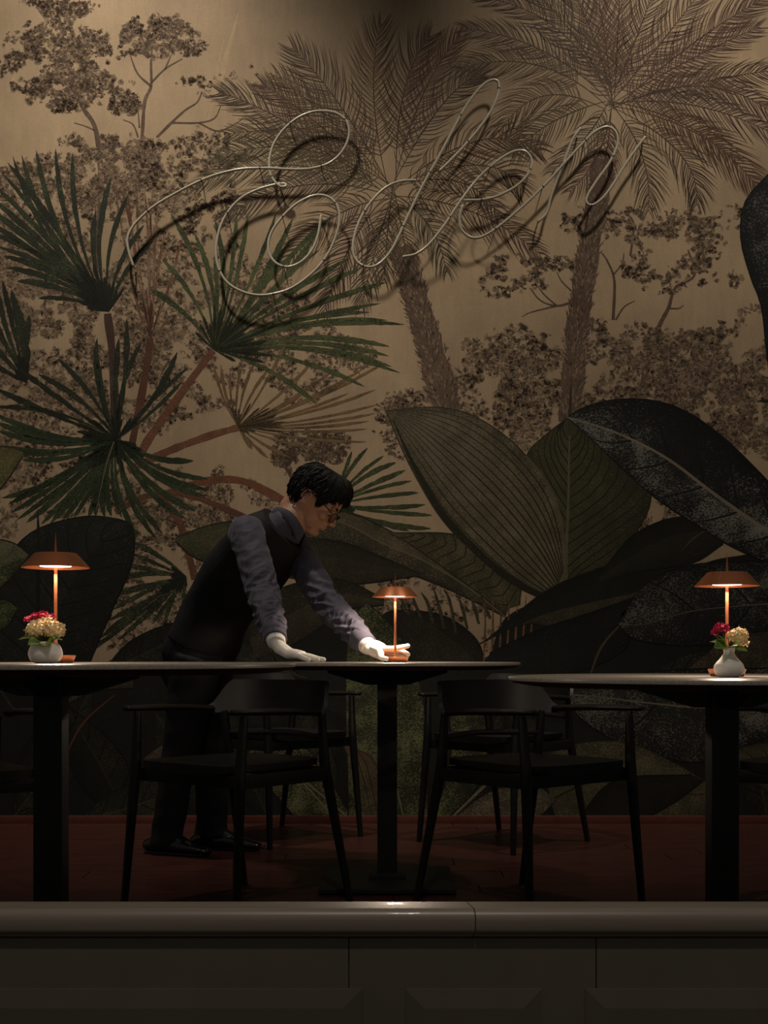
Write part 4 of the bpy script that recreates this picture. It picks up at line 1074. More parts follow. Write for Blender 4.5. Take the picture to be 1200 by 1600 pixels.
dv = dR - 0.085
VR = P(1139, 1059, dv); VR.z = TR
vase(VR, [(0.022, 0.0), (0.031, 0.006), (0.0355, 0.018), (0.0325, 0.030), (0.021, 0.043), (0.0135, 0.054), (0.0125, 0.061), (0.0155, 0.0695), (0.0145, 0.0700)], 'bottle-shaped white vase on the right table')
G2 = 'flowers in the bottle-shaped vase'
b0 = VR + Vector((0, 0, 0.055))
flower_head('cream', fp(1153, 994, -.002), 0.022, b0, 'cream hydrangea head in the bottle-shaped vase', group=G2)
flower_head('cream', fp(1160, 1004, .012), 0.014, b0 + Vector((.003, .003, 0)), 'small pale floret cluster at the right of the bottle-shaped vase', 22, group=G2)
flower_head('pink', fp(1127, 982, .004), 0.0155, b0 + Vector((-.003, .002, 0)), 'crimson ruffled flower in the bottle-shaped vase', 22, .6, G2)
flower_head('pink', fp(1117, 989, .004), 0.009, b0 + Vector((-.005, .002, 0)), 'small crimson bud at the left of the bottle-shaped vase', 12, .7, G2)
sprig(b0 + Vector((0, -.004, .008)), [(fp(1109, 1003, -.03), .016, .6), (fp(1116, 1012, -.04), .018, -.5), (fp(1154, 1008, -.05), .020, .6), (fp(1168, 1017, -.01), .009, .5), (fp(1120, 992, .0), .007, .5)], 'broad green leaves over the bottle-shaped vase rim', G2)

# ================================================================== chairs
def chair_parts():
    parts = []
    # seat
    bm = bmesh.new()
    NX, NY = 14, 12
    def seat_pt(u, v, top):
        hw = 0.232 - 0.03 * (1 - v) ** 1.5
        yy = -0.21 + 0.49 * v
        k = 1 - 0.10 * abs(u) ** 6 * (abs(2 * v - 1) ** 4)
        dish = 0.012 * (1 - u * u) * (1 - (2 * v - 1) ** 2)
        return (u * hw * k, (yy - 0.035) * k + 0.035, (0.462 - dish) if top else 0.432 + 0.012 * (abs(u) ** 4))
    T = [[bm.verts.new(seat_pt(2 * i / NX - 1, j / NY, True)) for i in range(NX + 1)] for j in range(NY + 1)]
    B = [[bm.verts.new(seat_pt(2 * i / NX - 1, j / NY, False)) for i in range(NX + 1)] for j in range(NY + 1)]
    for j in range(NY):
        for i in range(NX):
            bm.faces.new((T[j][i], T[j][i + 1], T[j + 1][i + 1], T[j + 1][i])); bm.faces.new((B[j][i], B[j + 1][i], B[j + 1][i + 1], B[j][i + 1]))
    for i in range(NX):
        bm.faces.new((T[0][i], B[0][i], B[0][i + 1], T[0][i + 1])); bm.faces.new((T[NY][i], T[NY][i + 1], B[NY][i + 1], B[NY][i]))
    for j in range(NY):
        bm.faces.new((T[j][0], T[j + 1][0], B[j + 1][0], B[j][0])); bm.faces.new((T[j][NX], B[j][NX], B[j + 1][NX], T[j + 1][NX]))
    parts.append(('seat', bm))
    # backrest: bent panel
    bm = bmesh.new()
    N = 28; R0 = 0.262
    rows = []
    for i in range(N + 1):
        a = -1 + 2 * i / N
        th = a * 1.18
        x = 0.285 * math.sin(th) / math.sin(1.18) * 0.93; yb = -0.095 - 0.145 * (math.cos(th) - math.cos(1.18)) / (1 - math.cos(1.18))
        fade = max(0.0, min(1.0, (1 - abs(a)) / 0.30)); fade = fade * fade * (3 - 2 * fade)
        z0, z1 = 0.598, 0.622 + 0.088 * fade
        nx_, ny_ = math.sin(th), -math.cos(th)
        lean = 0.018
        rows.append([Vector((x, yb, z0)) , Vector((x + nx_ * lean, yb + ny_ * lean, z1)), Vector((x + nx_ * (lean + .014), yb + ny_ * (lean + .014), z1 - .002)), Vector((x + nx_ * .017, yb + ny_ * .017, z0))])
    VV = [[bm.verts.new(q) for q in r] for r in rows]
    for a, b in zip(VV, VV[1:]):
        for k in range(4): bm.faces.new((a[k], a[(k + 1) % 4], b[(k + 1) % 4], b[k]))
    bm.faces.new(VV[0]); bm.faces.new(VV[-1][::-1])
    parts.append(('backrest', bm))
    for s_ in (-1, 1):
        bm = bmesh.new()
        tube(bm, catmull([(s_ * 0.262, -0.10, 0.612), (s_ * 0.272, 0.0, 0.618), (s_ * 0.272, 0.12, 0.622), (s_ * 0.262, 0.285, 0.624)], 6), [(0.020, 0.011), (0.026, 0.011), (0.028, 0.011), (0.020, 0.009)], 12, lat=(1, 0, 0), round_ends=True)
        parts.append(('armrest', bm))
    for s_ in (-1, 1):
        bm = bmesh.new(); tube(bm, [(s_ * 0.262, 0.238, 0.612), (s_ * 0.256, 0.25, 0.44), (s_ * 0.275, 0.285, 0.0)], [0.0135, 0.019, 0.0125], 12); parts.append(('leg', bm))
        bm = bmesh.new(); tube(bm, [(s_ * 0.240, -0.145, 0.605), (s_ * 0.236, -0.165, 0.44), (s_ * 0.262, -0.265, 0.0)], [0.0135, 0.019, 0.0125], 12); parts.append(('leg', bm))
    for yy in (0.235, -0.175):
        bm = bmesh.new(); box(bm, (0, yy, 0.415), (0.49 if yy > 0 else 0.46, 0.02, 0.04), 0.003); parts.append(('seat_rail', bm))
    for s_ in (-1, 1):
        bm = bmesh.new(); box(bm, (s_ * 0.243, 0.035, 0.415), (0.02, 0.41, 0.04), 0.003); parts.append(('seat_rail', bm))
    # lower back splat
    bm = bmesh.new()
    tube(bm, catmull([(-0.235, -0.152, 0.53), (0, -0.225, 0.535), (0.235, -0.152, 0.53)], 8), 0.010, 8)
    parts.append(('back_rail', bm))
    return parts
chair_meshes = []
for nm, bm in chair_parts():
    for v in bm.verts: v.co = Vector((v.co.x * 0.9, v.co.y * 0.9, v.co.z * 0.965))
    bmesh.ops.recalc_face_normals(bm, faces=bm.faces)
    me = bpy.data.meshes.new(nm); bm.to_mesh(me); bm.free()
    me.materials.append(M_blackwood); me.polygons.foreach_set('use_smooth', [True] * len(me.polygons)); me.set_sharp_from_angle(angle=math.radians(40))
    chair_meshes.append((nm, me))
def chair(x, y, fx, fy, label):
    rz = math.atan2(fy, fx) - math.pi / 2
    t = empty('armchair', (x, y, 0), rz, label, 'chair', 'black wooden armchairs')
    for nm, me in chair_meshes:
        o = bpy.data.objects.new(nm, me); COL.objects.link(o); o.parent = t
    return t
chair(-0.44, -1.88, -0.643, -0.766, 'black wooden armchair in the left foreground, turned to the left table')
chair(0.435, -1.88, 0.643, -0.766, 'black wooden armchair in the right foreground, turned to the right table')
chair(-0.455, -0.44, 0.7, -0.7, 'black armchair by the mural behind the left half of the middle table')
chair(0.50, -0.58, -0.7, -0.7, 'black armchair by the mural behind the right half of the middle table')
chair(1.36, -1.92, -0.62, -0.78, 'black armchair cut by the right edge of the picture')
chair(-1.27, -2.17, 0.6, -0.8, 'black armchair cut by the left edge of the picture')

# ================================================================== the waiter
M_skin = mat2('skin', (0.50, 0.26, 0.15), (0.56, 0.30, 0.18), 30, 0.45)
M_hair = simple('black_hair', (0.008, 0.007, 0.006), 0.6, spec=0.2, var=0.3, scale=80, stretch=(1, 1, 6))
M_shirt = simple('slate_violet_cotton', (0.070, 0.064, 0.090), 0.66, spec=0.25, var=0.06, scale=20, bump=0.12, bscale=14, sheen=0.15)
M_vest = simple('black_waistcoat_cloth', (0.014, 0.013, 0.014), 0.75, spec=0.25)
M_trouser = simple('black_trouser_cloth', (0.013, 0.012, 0.013), 0.8, spec=0.2)
M_glove = simple('white_cotton_glove', (0.74, 0.70, 0.64), 0.85, spec=0.15, var=0.05, scale=60, bump=0.15, bscale=90)
M_shoe = simple('black_polished_leather', (0.010, 0.010, 0.010), 0.16, spec=0.6)
M_frame = simple('black_acetate', (0.008, 0.008, 0.008), 0.25)
M_eye = simple('eye_white', (0.55, 0.5, 0.45), 0.2)
def lens_mat():
    m, nt, b = new_mat('spectacle_lens')
    b.inputs['Base Color'].default_value = (0.9, 0.92, 0.92, 1); b.inputs['Roughness'].default_value = 0.03
    b.inputs['Transmission Weight'].default_value = 1.0; b.inputs['IOR'].default_value = 1.02
    n = noise_node(nt, 5, 1); mr = nt.nodes.new('ShaderNodeMapRange'); mr.inputs[3].default_value = 0.02; mr.inputs[4].default_value = 0.04
    nt.links.new(n.outputs['Fac'], mr.inputs[0]); nt.links.new(mr.outputs[0], b.inputs['Roughness'])
    return m

RS, RE, RW = P(386, 834, 4.53), P(411, 926, 4.37), P(431, 1001, 4.17)
LS, LE, LW = P(462, 862, 4.75), P(513, 944, 4.58), P(574, 1009, 4.355)
NB = P(446, 824, 4.645)
PC, WA, CHT, UC = P(316, 1012, 4.87), P(340, 955, 4.83), P(383, 893, 4.75), P(418, 850, 4.67)
LAT = (LS - RS).normalized()
man = empty('person', (PC.x, PC.y, 0), 0, 'waiter in dark shirt, waistcoat, spectacles and white gloves leaning over the middle table', 'person')
def mpart(name, me, mat, parent=man):
    if isinstance(me, bmesh.types.BMesh): return bm_obj(name, me, mat, parent, local=False)
    return mesh_obj(name, me, mat, parent, True, False)

def displace(me, fn):
    n = len(me.vertices)
    co = np.empty(n * 3, dtype=np.float32); no = np.empty(n * 3, dtype=np.float32)
    me.vertices.foreach_get('co', co); me.vertex_normals.foreach_get('vector', no)
    co = co.reshape(-1, 3); no = no.reshape(-1, 3)
    out = np.array([fn(Vector(c)) for c in co.tolist()], dtype=np.float32)
    me.vertices.foreach_set('co', (co + no * out[:, None]).ravel())
    me.update()

# ---- head frame
yaw = math.radians(8); pitch = math.radians(43)
hdir = Vector((math.cos(yaw), -math.sin(yaw), 0)); Zv = Vector((0, 0, 1))
HF = hdir * math.cos(pitch) - Zv * math.sin(pitch)
HD = -hdir * math.sin(pitch) - Zv * math.cos(pitch)
HL = Vector((math.sin(yaw), math.cos(yaw), 0))
HC = P(486, 781, 4.66)
def hp(f, l, d): return HC + HF * f + HL * l + HD * d
HM = Matrix((HF, HL, -HD)).transposed().to_4x4()
LEV = [(-.119, .006, -.006, .006), (-.116, .035, -.032, .032), (-.108, .062, -.056, .051), (-.094, .084, -.076, .065), (-.075, .096, -.088, .073), (-.052, .102, -.094, .0765), (-.034, .1035, -.095, .077), (-.020, .099, -.093, .076), (-.004, .0955, -.089, .0745), (.016, .097, -.080, .072), (.034, .1005, -.068, .068), (.050, .103, -.054, .0625), (.064, .099, -.036, .056), (.078, .100, -.012, .0475), (.090, .098, .018, .037), (.0965, .086, .042, .022), (.098, .07, .06, .006)]
def lev(d):
    for a, b in zip(LEV, LEV[1:]):
        if a[0] <= d <= b[0]:
            t = (d - a[0]) / (b[0] - a[0]); return [a[k] + (b[k] - a[k]) * t for k in (1, 2, 3)]
    return list(LEV[0][1:]) if d < LEV[0][0] else list(LEV[-1][1:])
def head_pt(d, az, off=0.0):
    fr, bk, hw = lev(d)
    c = 0.5 * (fr + bk) if fr > 0.05 else 0.0
    c = min(max(c, 0.0), 0.055) if d > 0.02 else 0.0
    ca, sa = math.cos(az), math.sin(az)
    ex = 0.86 if ca > 0 else 0.95
    x = c + ((fr - c) if ca > 0 else (c - bk)) * math.copysign(abs(ca) ** ex, ca)
    yv = hw * math.copysign(abs(sa) ** 0.9, sa)
    r = Vector((x, yv)); n = Vector((x - c, yv))
    if n.length > 1e-6: n.normalize()
    up = max(0.0, (-0.07 - d) / 0.05)
    return hp(x + n.x * off, yv + n.y * off, d - off * min(1, up))

bm = bmesh.new()
SEG = 40
rings = [[bm.verts.new(head_pt(d, 2 * math.pi * k / SEG)) for k in range(SEG)] for d, *_ in LEV]
for a, b in zip(rings, rings[1:]):
    for k in range(SEG): bm.faces.new((a[k], a[(k + 1) % SEG], b[(k + 1) % SEG], b[k]))
bm.faces.new(rings[0][::-1]); bm.faces.new(rings[-1])
E = lambda f, l, d, r, rot=None: ellipsoid(bm, hp(f, l, d), r, (HM @ rot) if rot else HM, 18)
RYm = lambda a: Matrix.Rotation(math.radians(a), 4, 'Y')
# nose
tube(bm, [hp(.096, 0, -.026), hp(.106, 0, -.010), hp(.117, 0, .004), hp(.124, 0, .013)], [(.0075, .008), (.008, .010), (.0095, .010), (.0105, .0095)], 14, lat=HL, round_ends=True)
E(.115, -.010, .017, (.010, .0075, .0075)); E(.115, .010, .017, (.010, .0075, .0075)); E(.108, 0, .014, (.012, .012, .010))
# brow, cheek, lips, chin
for s_ in (-1, 1):
    E(.093, s_ * .030, -.033, (.010, .024, .008)); E(.078, s_ * .047, .012, (.018, .018, .017)); E(.062, s_ * .05, .05, (.03, .014, .03))
E(.1035, 0, .0375, (.0085, .023, .0055)); E(.103, 0, .0495, (.0085, .020, .0062)); E(.098, 0, .028, (.010, .022, .012)); E(.094, 0, .077, (.0125, .020, .014))
# ears
for s_ in (-1, 1):
    rot = Matrix.Rotation(s_ * math.radians(18), 4, 'Z') @ Matrix.Rotation(math.radians(-10), 4, 'Y')
    E(-.004, s_ * .074, .0, (.012, .006, .023), rot)
    c_ = [hp(-.002 + .0142 * math.cos(t) - .004, s_ * (.080 + .004 * math.sin(t / 2)), -.005 - .0212 * math.sin(t)) for t in [math.radians(a) for a in range(-20, 250, 18)]]
    tube(bm, c_, .0036, 8, round_ends=True)
    E(-.001, s_ * .078, .022, (.0075, .0045, .008))
# neck
tube(bm, catmull([hp(-.018, 0, .02), hp(-.02, 0, .07), NB + (HC - NB) * 0.38, NB, NB + (UC - NB) * 0.7], 5), [(.060, .064), (.054, .058), (.056, .058), (.062, .062), (.085, .07)], 24, lat=HL)
# torso, arms, legs under the clothes
tube(bm, catmull([PC + (PC - WA) * .55, PC, WA, CHT, UC, NB], 5), [(.07, .05), (.12, .08), (.122, .085), (.145, .10), (.15, .082), (.075, .06)], 28, lat=LAT, round_ends=True)
for S, E_, W in ((RS, RE, RW), (LS, LE, LW)):
    tube(bm, [S.lerp(UC, .45), S, S.lerp(E_, .5), E_, E_.lerp(W, .35), W], [.05, .048, .041, .036, .036, .026], 16, round_ends=True)
RH, RK, RA = P(308, 1022, 4.80), P(283, 1172, 4.86), P(258, 1308, 4.93)
LH, LK, LA = P(326, 1016, 4.95), P(328, 1165, 4.99), P(333, 1292, 5.04)
for a, b, c in ((RH, RK, RA), (LH, LK, LA)):
    tube(bm, [a, a.lerp(b, .5), b, b.lerp(c, .4), c], [.060, .060, .048, .044, .034], 18, round_ends=True)

# ---- hands (part of the body, gloves over them)
zt_ = TM
def chain(bm, pts, r, seg=10):
    tube(bm, catmull(pts, 3), r, seg, round_ends=True)
def right_hand(bm, g):
    """flat on the table, fingers to the right, thumb on the far side; g: growth of the surface"""
    heel = Vector((RW.x + .026, RW.y - .010, zt_ + .030)); kn = Vector((RW.x + .083, RW.y - .028, zt_ + .0265))
    ax = (kn - heel); ax.z = 0; ax.normalize(); sd = Vector((-ax.y, ax.x, 0))   # sd: to the far side
    tube(bm, [RW - (RW - RE) * -0.0, RW.lerp(heel, .6), heel.lerp(kn, .35), heel.lerp(kn, .75), kn], [(.029 + g, .022 + g), (.033 + g, .021 + g), (.040 + g, .0175 + g), (.042 + g, .015 + g), (.040 + g, .0125 + g)], 18, lat=sd, round_ends=True)
    for k, (L, off, fan_) in enumerate(((.070, .031, .26), (.080, .0105, .09), (.074, -.0105, -.10), (.058, -.030, -.34))):
        d = (ax + sd * fan_).normalized(); b0 = kn + sd * off - ax * .012
        p1 = b0 + d * L * .42 + Vector((0, 0, .004)); p2 = b0 + d * L * .75 ; p3 = b0 + d * L * 1.06
        r_ = .0082 if k < 3 else .0072
        b0 = Vector((b0.x, b0.y, zt_ + .0245)); p1.z = zt_ + .0205; p2.z = zt_ + .0135; p3.z = zt_ + r_ + .0012
        chain(bm, [b0, p1, p2, p3], [r_ + .0012 + g, r_ + .0005 + g, r_ + g, r_ - .0012 + g])
    th = heel + sd * .028
    chain(bm, [th, th + ax * .03 + sd * .022 + Vector((0, 0, -.008)), th + ax * .062 + sd * .03 + Vector((0, 0, -.018))], [.0125 + g, .0105 + g, .0085 + g])
def left_hand(bm, g):
    kn = Vector((MLP.x - .045, MLP.y + .040, zt_ + .034))
    mid = LW.lerp(kn, .5) + Vector((0, -.008, 0.003))
    lat_ = Vector((.25, .72, .62)).normalized()
    tube(bm, [LW, LW.lerp(mid, .5), mid, kn.lerp(mid, .35), kn], [(.026 + g, .023 + g), (.030 + g, .021 + g), (.036 + g, .018 + g), (.038 + g, .0155 + g), (.036 + g, .0135 + g)], 18, lat=lat_, round_ends=True)
    bx, by = MLP.x, MLP.y
    ch = [([kn + Vector((-.004, -.012, .013)), (bx - .012, by + .030, zt_ + .046), (bx + .018, by + .036, zt_ + .050), (bx + .043, by + .033, zt_ + .055)], .0086),
          ([kn + Vector((-.002, .006, .004)), (bx - .008, by + .052, zt_ + .040), (bx + .022, by + .060, zt_ + .038), (bx + .044, by + .050, zt_ + .026)], .0086),
          ([kn + Vector((-.004, .018, -.008)), (bx - .012, by + .063, zt_ + .028), (bx + .014, by + .070, zt_ + .020), (bx + .036, by + .058, zt_ + .0125)], .0082),
          ([kn + Vector((-.010, .024, -.018)), (bx - .022, by + .066, zt_ + .017), (bx + .002, by + .074, zt_ + .012), (bx + .020, by + .068, zt_ + .0098)], .0074)]
    for pts, r_ in ch:
        chain(bm, [Vector(q) for q in pts], [r_ + .0012 + g, r_ + .0005 + g, r_ + g, r_ - .001 + g])
    # thumb: leaves the near side of the palm and presses the near edge of the base
    tb = mid + Vector((-.004, -.022, -.002))
    chain(bm, [tb, tb + Vector((.022, -.026, -.010)), Vector((bx - .047, by - .030, zt_ + .0165)), Vector((bx - .0305, by - .0475, zt_ + .0115))], [.0125 + g, .0115 + g, .0100 + g, .0085 + g])
right_hand(bm, -.0015); left_hand(bm, -.0015)
body = mpart('body', remesh(bm, 0.0030, 3, 0.5), M_skin)

# ---- gloves
for fn, lab, W, El in ((right_hand, 'white cotton glove resting flat on the table', RW, RE), (left_hand, 'white cotton glove gripping the lamp base', LW, LE)):
    bm = bmesh.new(); fn(bm, 0.0006)
    ax = (El - W).normalized()
    tube(bm, [W + ax * .012, W - ax * .002, W - ax * .016], [(.0335, .0305), (.0335, .0300), (.032, .026)], 20, lat=LAT)
    # raised seams on the back of the hand
    me = remesh(bm, 0.0021, 2, 0.5)
    displace(me, lambda q: 0.0007 * mnoise.noise(Vector((q.x * 55, q.y * 70, q.z * 70))) + (0.0005 * math.sin((q - W).dot(ax) * 420) if (q - W).dot(ax) > -.03 else 0))
    g = mpart('glove', me, M_glove); g['label'] = lab

# ---- shirt: torso, collar and wrinkled sleeves
def sleeve(bm, S, E_, W, r, amp):
    a = S.lerp(UC, .35)
    pts = catmull([a, S, S.lerp(E_, .45), E_, E_.lerp(W, .5), W.lerp(E_, .10)], 10)
    tube(bm, pts, r, 26, lat=LAT)
bm = bmesh.new()
sleeve(bm, RS, RE, RW, [.040, .066, .060, .055, .050, .042], 1)
sleeve(bm, LS, LE, LW, [.040, .064, .058, .054, .048, .040], 1)
tube(bm, catmull([PC, WA, CHT, UC, NB], 6), [(.150, .106), (.138, .100), (.154, .112), (.146, .096), (.080, .070)], 30, lat=LAT, round_ends=True)
ellipsoid(bm, RS.lerp(UC, .12), (.064, .064, .064)); ellipsoid(bm, LS.lerp(UC, .12), (.064, .062, .062))
me = remesh(bm, 0.0045, 5, 0.5)
arms = ((RS, RE, RW), (LS, LE, LW))
def fold(q):
    best = None
    for ai, (S, E_, W) in enumerate(arms):
        for si, (a, b) in enumerate(((S, E_), (E_, W))):
            t = max(0, min(1, (q - a).dot(b - a) / (b - a).length_squared)); dist = (q - a.lerp(b, t)).length
            if best is None or dist < best[0]: best = (dist, ai, si + t, a, b)
    dist, ai, s_, a, b = best
    ax = (b - a).normalized()
    rad = q - a; rad = rad - ax * rad.dot(ax)
    cu, cv = LAT, LAT.cross(ax)
    th = math.atan2(rad.dot(cu), rad.dot(cv))
    if dist < .085:
        # long diagonal pulls on the upper arm, bunched folds at the elbow and above the cuff
        w = 0.45 + 0.8 * math.exp(-((s_ - 1.0) / .28) ** 2) + 1.25 * math.exp(-((s_ - 1.6) / .26) ** 2)
        if s_ > 1.84: w *= max(0.05, 1 - (s_ - 1.84) / .05)
        n1_ = mnoise.noise(Vector((s_ * 5.5 + 1.3 * math.sin(th + ai + .5) , math.cos(th) * .9, math.sin(th) * .9 + ai * 7.0)))
        n2_ = mnoise.noise(Vector((s_ * 11 - 1.8 * math.sin(th + 1), math.cos(th) * 1.3, math.sin(th) * 1.3 + 3 + ai * 5.0)))
        f = (0.55 - abs(n1_) * 2.4) * .8 + (0.35 - abs(n2_) * 1.9) * .5
        return .0085 * w * f
    return .005 * mnoise.noise(Vector((q.x * 11, q.y * 11, q.z * 5)))
displace(me, fold)
mpart('shirt', me, M_shirt)
# cuffs
for (S, E_, W), nm in zip(arms, ('near', 'far')):
    ax = (E_ - W).normalized()
    bm = bmesh.new()
    tube(bm, [W + ax * .004, W + ax * .006, W + ax * .030, W + ax * .055, W + ax * .062], [(.0375, .0345), (.0400, .0370), (.0415, .0385), (.0430, .040), (.0405, .038)], 28, lat=LAT)
    mpart('cuff', bm, M_shirt)
# collar: two leaves standing round the neck
nk = (HC + HF * -.02 + HD * .05 - NB).normalized()
def collar():
    bm = bmesh.new(); N = 40; rows = []
    fw = hdir - nk * hdir.dot(nk); fw.normalize(); sd = nk.cross(fw)
    for i in range(N + 1):
        a = math.radians(14 + 332 * i / N)
        d = fw * math.cos(a) + sd * math.sin(a)
        front = max(0, math.cos(a)) ** 2
        c0 = NB + nk * (.004 - .020 * front)
        rows.append([bm.verts.new(c0 + d * (.0705 + .010 * front) + nk * .0), bm.verts.new(c0 + d * (.0655 + .006 * front) + nk * (.036 - .010 * front)), bm.verts.new(c0 + d * (.0695 + .008 * front) + nk * (.037 - .010 * front)), bm.verts.new(c0 + d * (.0755 + .014 * front) - nk * (.000 + .030 * front))])
    for a, b in zip(rows, rows[1:]):
        for k in range(3): bm.faces.new((a[k], a[k + 1], b[k + 1], b[k]))
    return bm
o = mpart('collar', collar(), M_shirt); sm = o.modifiers.new('thick', 'SOLIDIFY'); sm.thickness = 0.002; sm.offset = 0

# ---- waistcoat: closed round the trunk, open V at the front, armholes clear of the sleeves
bm = bmesh.new()
tube(bm, catmull([PC + (WA - PC) * .1, WA, CHT, UC, UC.lerp(NB, .92)], 6), [(.160, .116), (.149, .111), (.168, .127), (.158, .112), (.118, .094)], 34, lat=LAT)
me = remesh(bm, 0.005, 3)
displace(me, lambda q: .003 * mnoise.noise(q * 14))
mpart('waistcoat', me, M_vest)

# ---- trousers
bm = bmesh.new()
tube(bm, catmull([PC + (PC - WA) * .7, PC + (PC - WA) * .25, PC + (WA - PC) * .25], 5), [(.130, .10), (.158, .118), (.156, .112)], 30, lat=LAT, round_ends=True)
for a, b, c in ((RH, RK, RA), (LH, LK, LA)):
    tube(bm, catmull([a, a.lerp(b, .5), b, b.lerp(c, .5), c + Vector((0, 0, -.03))], 6), [.100, .086, .072, .064, .060], 22)
me = remesh(bm, 0.006, 4)
displace(me, lambda q: .006 * mnoise.noise(Vector((q.x * 9, q.y * 9, q.z * 16))))
mpart('trousers', me, M_trouser)

# ---- shoes with laces
for A, dr in ((RA, Vector((.93, -.36, 0))), (LA, Vector((.97, -.22, 0)))):
    dr = dr.normalized(); sd = Vector((-dr.y, dr.x, 0)); g0 = Vector((A.x, A.y, 0))
    bm = bmesh.new()
    tube(bm, [g0 - dr * .07 + Zv * .03, g0 - dr * .03 + Zv * .037, g0 + dr * .05 + Zv * .035, g0 + dr * .12 + Zv * .027, g0 + dr * .185 + Zv * .019], [(.030, .026), (.036, .034), (.042, .033), (.044, .024), (.030, .014)], 20, lat=sd, round_ends=True)
    tube(bm, [g0 + Zv * .045, g0 + Zv * .105], [(.040, .046), (.038, .042)], 18, lat=sd, round_ends=True)
    tube(bm, catmull([g0 + dr * .01 + Zv * .085, g0 + dr * .06 + Zv * .062, g0 + dr * .10 + Zv * .045], 4), [(.026, .014), (.03, .014), (.03, .010)], 14, lat=sd, round_ends=True)
    me = remesh(bm, .004, 3)
    for v in me.vertices: v.co.z = max(v.co.z, .009)
    sh = mpart('shoe', me, M_shoe)
    bm = bmesh.new()
    box(bm, g0 + dr * .055 + Zv * .0055, (.255, .072, .009), .003, Matrix.Rotation(math.atan2(dr.y, dr.x), 4, 'Z'))
    o = bm_obj('sole', bm, M_frame, sh, local=False)
    for k in range(3):
        c = g0 + dr * (.045 + .022 * k) + Zv * (.083 - .0125 * k)
        bm = bmesh.new(); tube(bm, catmull([c - sd * .018 - Zv * .006, c + Zv * .001, c + sd * .018 - Zv * .006], 5), .0018, 6)
        bm_obj('lace', bm, M_frame, sh, local=False)

# ---- hair: a cap over the skull, longer on top and at the fringe
def hair_bottom(az):
    a = abs(math.degrees(az))
    tab = [(0, -.078), (25, -.068), (40, -.056), (54, -.037), (60, -.004), (69, .008), (75, -.018), (86, -.035), (97, -.026), (105, .016), (114, .038), (130, .050), (155, .063), (180, .067)]
    for (x0, y0), (x1, y1) in zip(tab, tab[1:]):
        if x0 <= a <= x1: return y0 + (y1 - y0) * (a - x0) / (x1 - x0)
    return .06
bm = bmesh.new()
NA, NVv = 96, 26
top = bm.verts.new(hp(-.005, 0, -.134))
rows = []
for i in range(NA):
    az = -math.pi + 2 * math.pi * i / NA
    bt = hair_bottom(az); col_ = []
    for j in range(1, NVv + 1):
        v_ = j / NVv
        d = -.119 + (bt + .119) * v_ ** 0.9
        a = abs(math.degrees(az))
        fr_ = max(0.0, 1 - a / 75); th = .0145 * (1 - .62 * v_ ** 1.5) + fr_ * .017 * (1 - .55 * v_ ** 2)
        if v_ > .92: th *= .6 if a > 60 else .85
        tuft = .0045 * mnoise.noise(Vector((math.cos(az) * 5.5, math.sin(az) * 5.5 + 3, v_ * 2.2))) + .0025 * mnoise.noise(Vector((math.cos(az) * 16, math.sin(az) * 16, v_ * 3 + 4)))
        col_.append(bm.verts.new(head_pt(d, az, max(.002, th + tuft))))
    rows.append(col_)
for i in range(NA):
    a, b = rows[i], rows[(i + 1) % NA]
    bm.faces.new((top, a[0], b[0]))
    for j in range(NVv - 1): bm.faces.new((a[j], a[j + 1], b[j + 1], b[j]))
hair = mpart('hair', bm, M_hair)
sm = hair.modifiers.new('thick', 'SOLIDIFY'); sm.thickness = .013; sm.offset = -1
# loose locks breaking the outline
bm = bmesh.new()
for k in range(260):
    az = random.uniform(-math.pi, math.pi); v_ = random.uniform(0.02, .95)
    bt = hair_bottom(az); d = -.119 + (bt + .119) * v_
    q0 = head_pt(d, az, .013); d2 = min(bt + .006, d + random.uniform(.015, .04)); q1 = head_pt(d2, az + random.uniform(-.15, .15), .017 + random.uniform(-.004, .005))
    if abs(az) < 1.0 and v_ < .5:   # swept forward
        q1 = q1 + HF * .008
    tube(bm, catmull([q0, q0.lerp(q1, .5) + (q0 - HC).normalized() * .003, q1], 3), [.0032, .0026, .0004], 5)
lk = bm_obj('hair_locks', bm, M_hair, hair, local=False); lk['kind'] = 'stuff'
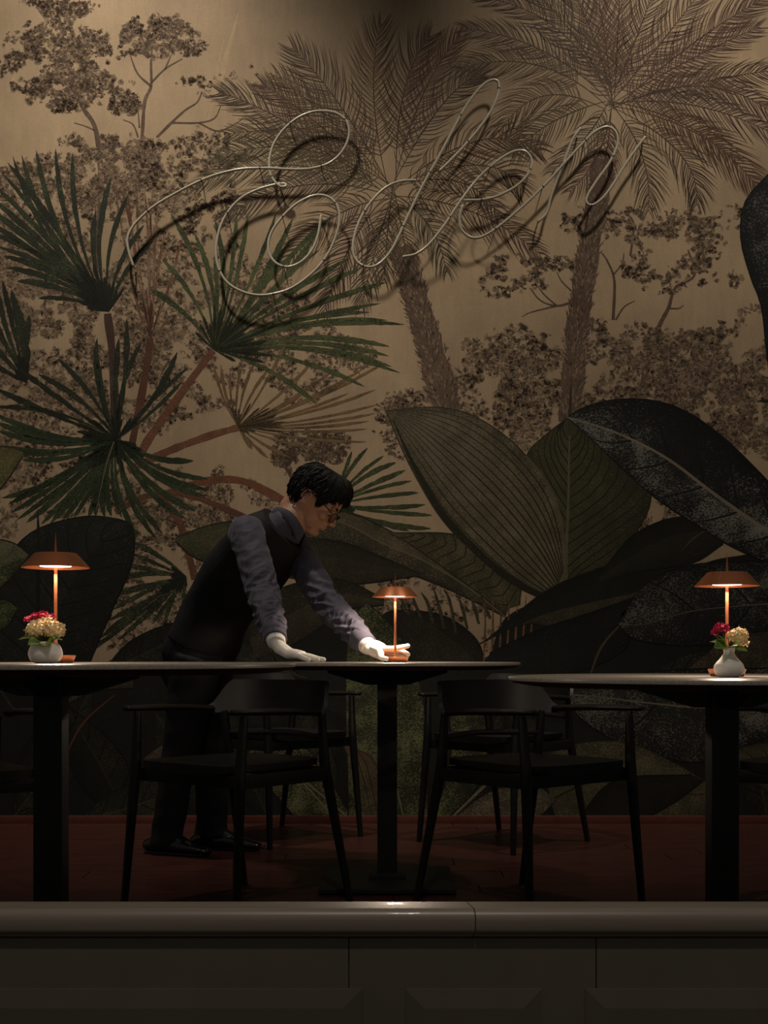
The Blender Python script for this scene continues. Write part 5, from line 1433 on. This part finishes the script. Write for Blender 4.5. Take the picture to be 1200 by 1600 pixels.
# eyebrows
for s_ in (-1, 1):
    bm = bmesh.new(); tube(bm, catmull([hp(.1035, s_ * .013, -.033), hp(.1035, s_ * .030, -.040), hp(.090, s_ * .050, -.034)], 5), [(.0014, .0025), (.002, .0034), (.001, .0014)], 8, lat=HF, round_ends=True)
    mpart('eyebrow', bm, M_hair)
    bm = bmesh.new(); ellipsoid(bm, hp(.0865, s_ * .0315, -.012), (.0115, .0115, .0115), HM, 16)
    e = mpart('eye', bm, M_eye)
    bm = bmesh.new(); ellipsoid(bm, hp(.0945, s_ * .0315, -.0075), (.005, .0055, .0055), HM, 12)
    bm_obj('iris', bm, M_hair, e, local=False)
    bm = bmesh.new(); ellipsoid(bm, hp(.0880, s_ * .0315, -.0155), (.0118, .0135, .0098), HM @ RYm(-12), 16)
    bm_obj('eyelid', bm, M_skin, e, local=False)
# spectacles
gl = empty('spectacles', hp(.11, 0, -.012)); gl.parent = man; gl.matrix_parent_inverse = man.matrix_world.inverted()
del_keys = [k for k in gl.keys()]
bpy.context.view_layer.update()
for s_ in (-1, 1):
    rim = []
    for k in range(28):
        a = 2 * math.pi * k / 28
        ex = 0.62
        l = .0255 * math.copysign(abs(math.cos(a)) ** ex, math.cos(a)); dd = .0185 * math.copysign(abs(math.sin(a)) ** ex, math.sin(a))
        rim.append(hp(.1155 - .25 * abs(max(0, l * s_)) - .06 * dd, s_ * .034 + l, -.008 + dd))
    bm = bmesh.new(); tube(bm, rim + [rim[0], rim[1]], .0017, 8)
    mpart('rim', bm, M_frame, gl)
    bm = bmesh.new(); cv = [bm.verts.new(q) for q in rim]; bm.faces.new(cv)
    r_ = bmesh.ops.extrude_face_region(bm, geom=list(bm.faces))
    for v in [g for g in r_['geom'] if isinstance(g, bmesh.types.BMVert)]: v.co += HF * .0012
    mpart('lens', bm, lens_mat(), gl)
    bm = bmesh.new(); tube(bm, catmull([hp(.105, s_ * .060, -.018), hp(.085, s_ * .0735, -.0215), hp(.03, s_ * .0825, -.024), hp(-.002, s_ * .0835, -.024), hp(-.020, s_ * .080, -.006)], 5), .0017, 8)
    mpart('temple', bm, M_frame, gl)
bm = bmesh.new(); tube(bm, catmull([hp(.1155, -.0095, -.014), hp(.119, 0, -.017), hp(.1155, .0095, -.014)], 4), .0016, 8); mpart('bridge', bm, M_frame, gl)
